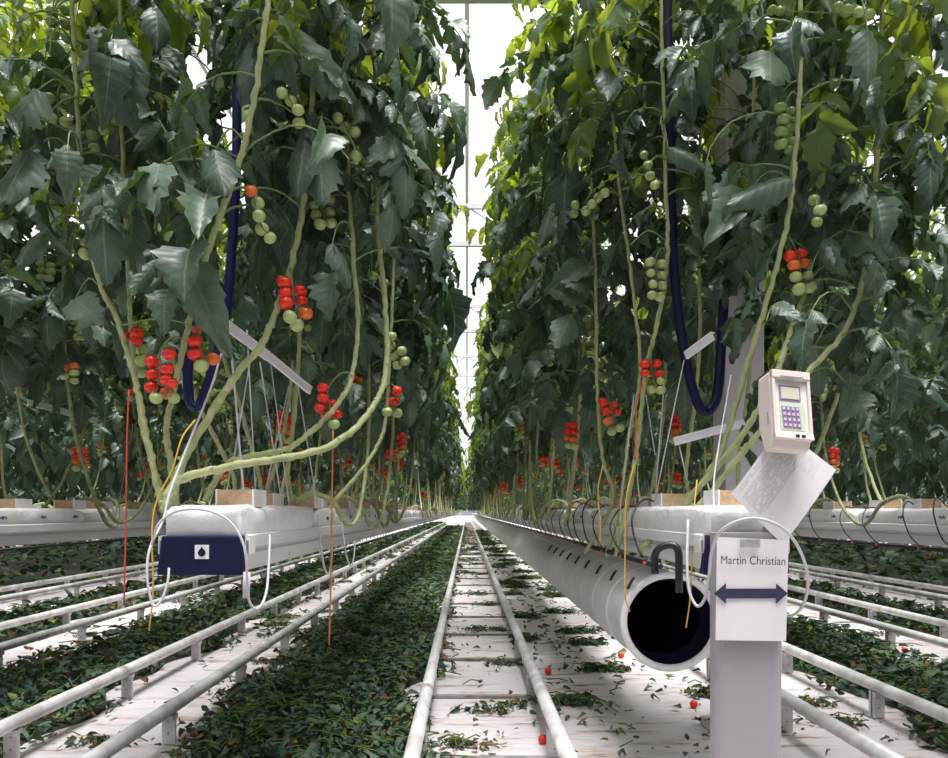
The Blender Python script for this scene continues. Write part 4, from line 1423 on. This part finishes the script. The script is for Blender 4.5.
def quad_sheet(name, corners, m, parent=None, thick=.0012, nu=14, nv=18, curl=None, origin=None):
    """corners: tl, tr, br, bl; a sheet with thickness, gently curled"""
    tl, tr, br, bl = (np.array(tuple(c)) for c in corners)
    nn = nrm(np.cross(tr - tl, bl - tl))
    if nn[1] > 0:
        nn = -nn
    mb = MB()
    for sgn in (1, -1):
        v, uv = [], []
        for j in range(nv + 1):
            for i in range(nu + 1):
                a, b = i / nu, j / nv
                p = (tl * (1 - a) + tr * a) * (1 - b) + (bl * (1 - a) + br * a) * b
                c = curl(a, b) if curl else 0
                v.append(p + nn * (c + (thick / 2) * sgn))
                uv.append((a, 1 - b))
        f = []
        for j in range(nv):
            for i in range(nu):
                q = j * (nu + 1) + i
                t = (q, q + nu + 1, q + nu + 2, q + 1)
                f.append(t if sgn > 0 else t[::-1])
        mb.add(v, f, 0 if sgn > 0 else 1, np.array(uv))
    return mb.build(name, m, parent, origin=origin)


SD = PD - .006
root = thing('paper_sign', at(751, 641, SD), 'white paper sign with a name over a navy double arrow, taped to the post', 'sign')
cor = [at(717, 537, SD), at(788.5, 540, SD), at(786, 641, SD - .008), at(715.5, 640, SD - .008)]
quad_sheet('sheet', cor, [M['paper'], M['paper']], root, curl=lambda a, b: .004 * math.sin(PI * a) * b)


def on_sign(x, y, off=.009):
    return at(x, y, SD - off)


mb = MB()
ar = [(714, 593.5), (726, 583.2), (726, 588.6), (776, 588.6), (776, 583.2), (788, 593.5), (776, 603.8), (776, 598.4), (726, 598.4), (726, 603.8)]
fr_, bk_ = [on_sign(*p, .0105) for p in ar], [on_sign(*p, .0098) for p in ar]
nA = len(ar)
mb.add([tuple(p) for p in fr_ + bk_], [tuple(range(nA))] + [(i, nA + i, nA + (i + 1) % nA, (i + 1) % nA) for i in range(nA)])
o = mb.build('arrow', M['arrow'], root, smooth=False)
o['label'] = 'navy double ended arrow'
cu = bpy.data.curves.new('lettering', 'FONT')
cu.body = 'Martin Christian'
cu.align_x = 'CENTER'
cu.size = .0305
cu.extrude = .0003
cu.materials.append(M['ink'])
lt = bpy.data.objects.new('lettering', cu)
C.objects.link(lt)
bpy.context.view_layer.update()
wid = lt.dimensions.x
tp = on_sign(753, 564.5, .0105)
want = 64 * SD / F
me_ = bpy.data.meshes.new_from_object(lt)
bpy.data.objects.remove(lt)
lt = bpy.data.objects.new('lettering', me_)
C.objects.link(lt)
lt.parent = root
lt.location = tp - Vector(root.location)
lt.rotation_euler = (PI / 2, math.radians(1.2), 0)
lt.scale = (want / wid, 1.0, 1)
mb = MB()
p = on_sign(750, 543.5, .010)
mb.box(p, (20 * SD / F, .0012, 8 * SD / F))
o = mb.build('tape', M['tape'], root, smooth=False)
o['label'] = 'strip of grey tape along the top'

# tilted printed paper
QD = PD - .004
root = thing('printed_paper', at(783, 490, QD), 'tilted white paper with rows of small grey print under the keypad device', 'paper')
cor = [at(731, 494, QD + .01), at(779, 426, QD + .03), at(836, 470, QD + .02), at(783, 545, QD - .0)]
quad_sheet('sheet', cor, [M['printed'], M['paper']], root, curl=lambda a, b: .012 * math.sin(PI * a) * (1 - .5 * b))

# keypad device: a cream housing tilted back, bevelled hood over the face
DD = PD - .03
k = DD / F
c0 = at(790.5, 406, DD)
root = thing('keypad_device', c0, 'cream handheld keypad device with a small display standing above the tilted paper', 'device')
rot = Matrix.Rotation(math.radians(4), 4, 'Y') @ Matrix.Rotation(math.radians(8), 4, 'Z')
RX = Matrix.Rotation(math.radians(-13), 4, 'X')


def dev(v):
    w_ = rot @ (RX @ Vector(v))
    return tuple(c0 + w_)


def dbox(mb, c, s, mi=0):
    x, y, z = (q / 2 for q in s)
    v = [dev((c[0] + i * x, c[1] + j * y, c[2] + l * z)) for i in (-1, 1) for j in (-1, 1) for l in (-1, 1)]
    mb.add(v, [(0, 1, 3, 2), (4, 6, 7, 5), (0, 4, 5, 1), (2, 3, 7, 6), (0, 2, 6, 4), (1, 5, 7, 3)], mi)
    return mb


def dprism(mb, yz, x0, x1, mi=0):
    n_ = len(yz)
    v = [dev((x0, y, z)) for y, z in yz] + [dev((x1, y, z)) for y, z in yz]
    mb.add(v, [(q, n_ + q, n_ + (q + 1) % n_, (q + 1) % n_) for q in range(n_)] + [tuple(range(n_)), tuple(range(2 * n_ - 1, n_ - 1, -1))], mi)


W_, H_ = 41 * k, 72 * k
mb = MB()
dprism(mb, [(.0, -.5 * H_), (.0, .5 * H_), (.058, .5 * H_), (.066, .1 * H_), (.066, -.25 * H_), (.046, -.62 * H_), (.012, -.62 * H_)], -W_ / 2, W_ / 2)
mb.build('housing', M['cream'], root, smooth=False, bevel=.006)
mb = MB()
for s in (-1, 1):
    dbox(mb, (s * W_ * .46, -.004, .0), (W_ * .08, .012, H_ * .97))
dbox(mb, (0, -.005, H_ * .44), (W_, .014, H_ * .12))
dprism(mb, [(-.014, -.5 * H_), (-.010, -.40 * H_), (.004, -.39 * H_), (.004, -.5 * H_)], -W_ / 2, W_ / 2)
mb.build('hood', M['cream'], root, smooth=False, bevel=.002)
mb = MB()
dbox(mb, (0, -.001, -.004), (W_ * .84, .004, H_ * .80))
mb.build('faceplate', M['faceplate'], root, smooth=False)
mb = MB()
dbox(mb, (0, -.0125, H_ * .385), (W_ * .60, .002, H_ * .05))
dbox(mb, (0, -.0125, H_ * .355), (W_ * .78, .002, H_ * .018))
o = mb.build('slot', M['tie'], root, smooth=False)
o['label'] = 'dark slot under the top edge'
mb = MB()
dbox(mb, (-.003, -.003, H_ * .175), (.058, .004, .040))
o = mb.build('display_frame', M['key'], root, smooth=False)
o['label'] = 'lilac display frame'
m2 = MB()
dbox(m2, (-.003, -.0055, H_ * .175), (.049, .002, .031))
m2.build('display', M['screen'], o, smooth=False)
mb = MB()
dbox(mb, (.002, -.003, -H_ * .165), (.070, .003, .072))
kp = mb.build('keypad', M['keymat'], root, smooth=False)
kp['label'] = 'pale green keypad field'
for r_ in range(4):
    for c_ in range(4):
        mb = MB()
        kx, kz = -.023 + c_ * .0123 + r_ * .001, -H_ * .055 - r_ * .0145
        dbox(mb, (kx, -.0055, kz), (.0106, .0025, .0118))
        dbox(mb, (kx, -.0070, kz), (.0066, .001, .0068), 1)
        mb.build('keypad_button', [M['key'], M['keytop']], kp, smooth=False)
mb = MB()
for q in (.006, .022):
    dbox(mb, (q, -.0135, -H_ * .455), (.010, .003, .006))
o = mb.build('port', M['black'], root, smooth=False)
o['label'] = 'two dark ports'
mb = MB()
dbox(mb, (-W_ * .5, .018, -.03), (.003, .006, .030))
mb.build('side_latch', M['tape'], root, smooth=False)

# ================================================================== LIGHT AND CAMERA
w = bpy.data.worlds.new('overcast sky')
bpy.context.scene.world = w
w.use_nodes = True
nt = w.node_tree
bg = nt.nodes['Background']
tc = nt.nodes.new('ShaderNodeTexCoord')                 # overcast sky: three times brighter overhead than at the horizon
sx = nt.nodes.new('ShaderNodeSeparateXYZ')
nt.links.new(tc.outputs['Generated'], sx.inputs[0])
rp = nt.nodes.new('ShaderNodeValToRGB')
e = rp.color_ramp.elements
e[0].position = 0.0
e[0].color = (.30, .31, .32, 1)
k = e.new(.30)
k.color = (.86, .86, .90, 1)
e[1].position = 1.0
e[1].color = (0.97, 0.965, 1.0, 1)
nt.links.new(sx.outputs[2], rp.inputs[0])
nt.links.new(rp.outputs[0], bg.inputs[0])
bg.inputs[1].default_value = 1.9
sun = bpy.data.lights.new('sun', 'SUN')
sun.energy = 13.0
sun.angle = math.radians(26)
sun.color = (1.0, 0.962, 0.985)
so = bpy.data.objects.new('sun', sun)
C.objects.link(so)
so.location = (0, -2, 12)
so.rotation_euler = (math.radians(9), math.radians(4), 0)

cam = bpy.data.cameras.new('camera')
cam.sensor_width = 36
cam.lens = F / 948 * 36
cam.shift_x = (474 - VX) / 948
cam.shift_y = (VY - 379) / 948
cam.clip_end = 400
co = bpy.data.objects.new('camera', cam)
C.objects.link(co)
co.location = (0, 0, CH)
co.rotation_euler = (PI / 2, 0, 0)
sc = bpy.context.scene
sc.camera = co
sc.view_settings.view_transform = 'Standard'
sc.view_settings.look = 'None'
sc.view_settings.gamma = 1
sc.view_settings.use_curve_mapping = False
sc.view_settings.exposure = -0.52
sc.cycles.max_bounces = 10
sc.cycles.diffuse_bounces = 3
sc.cycles.transparent_max_bounces = 12
sc.cycles.sample_clamp_indirect = 8
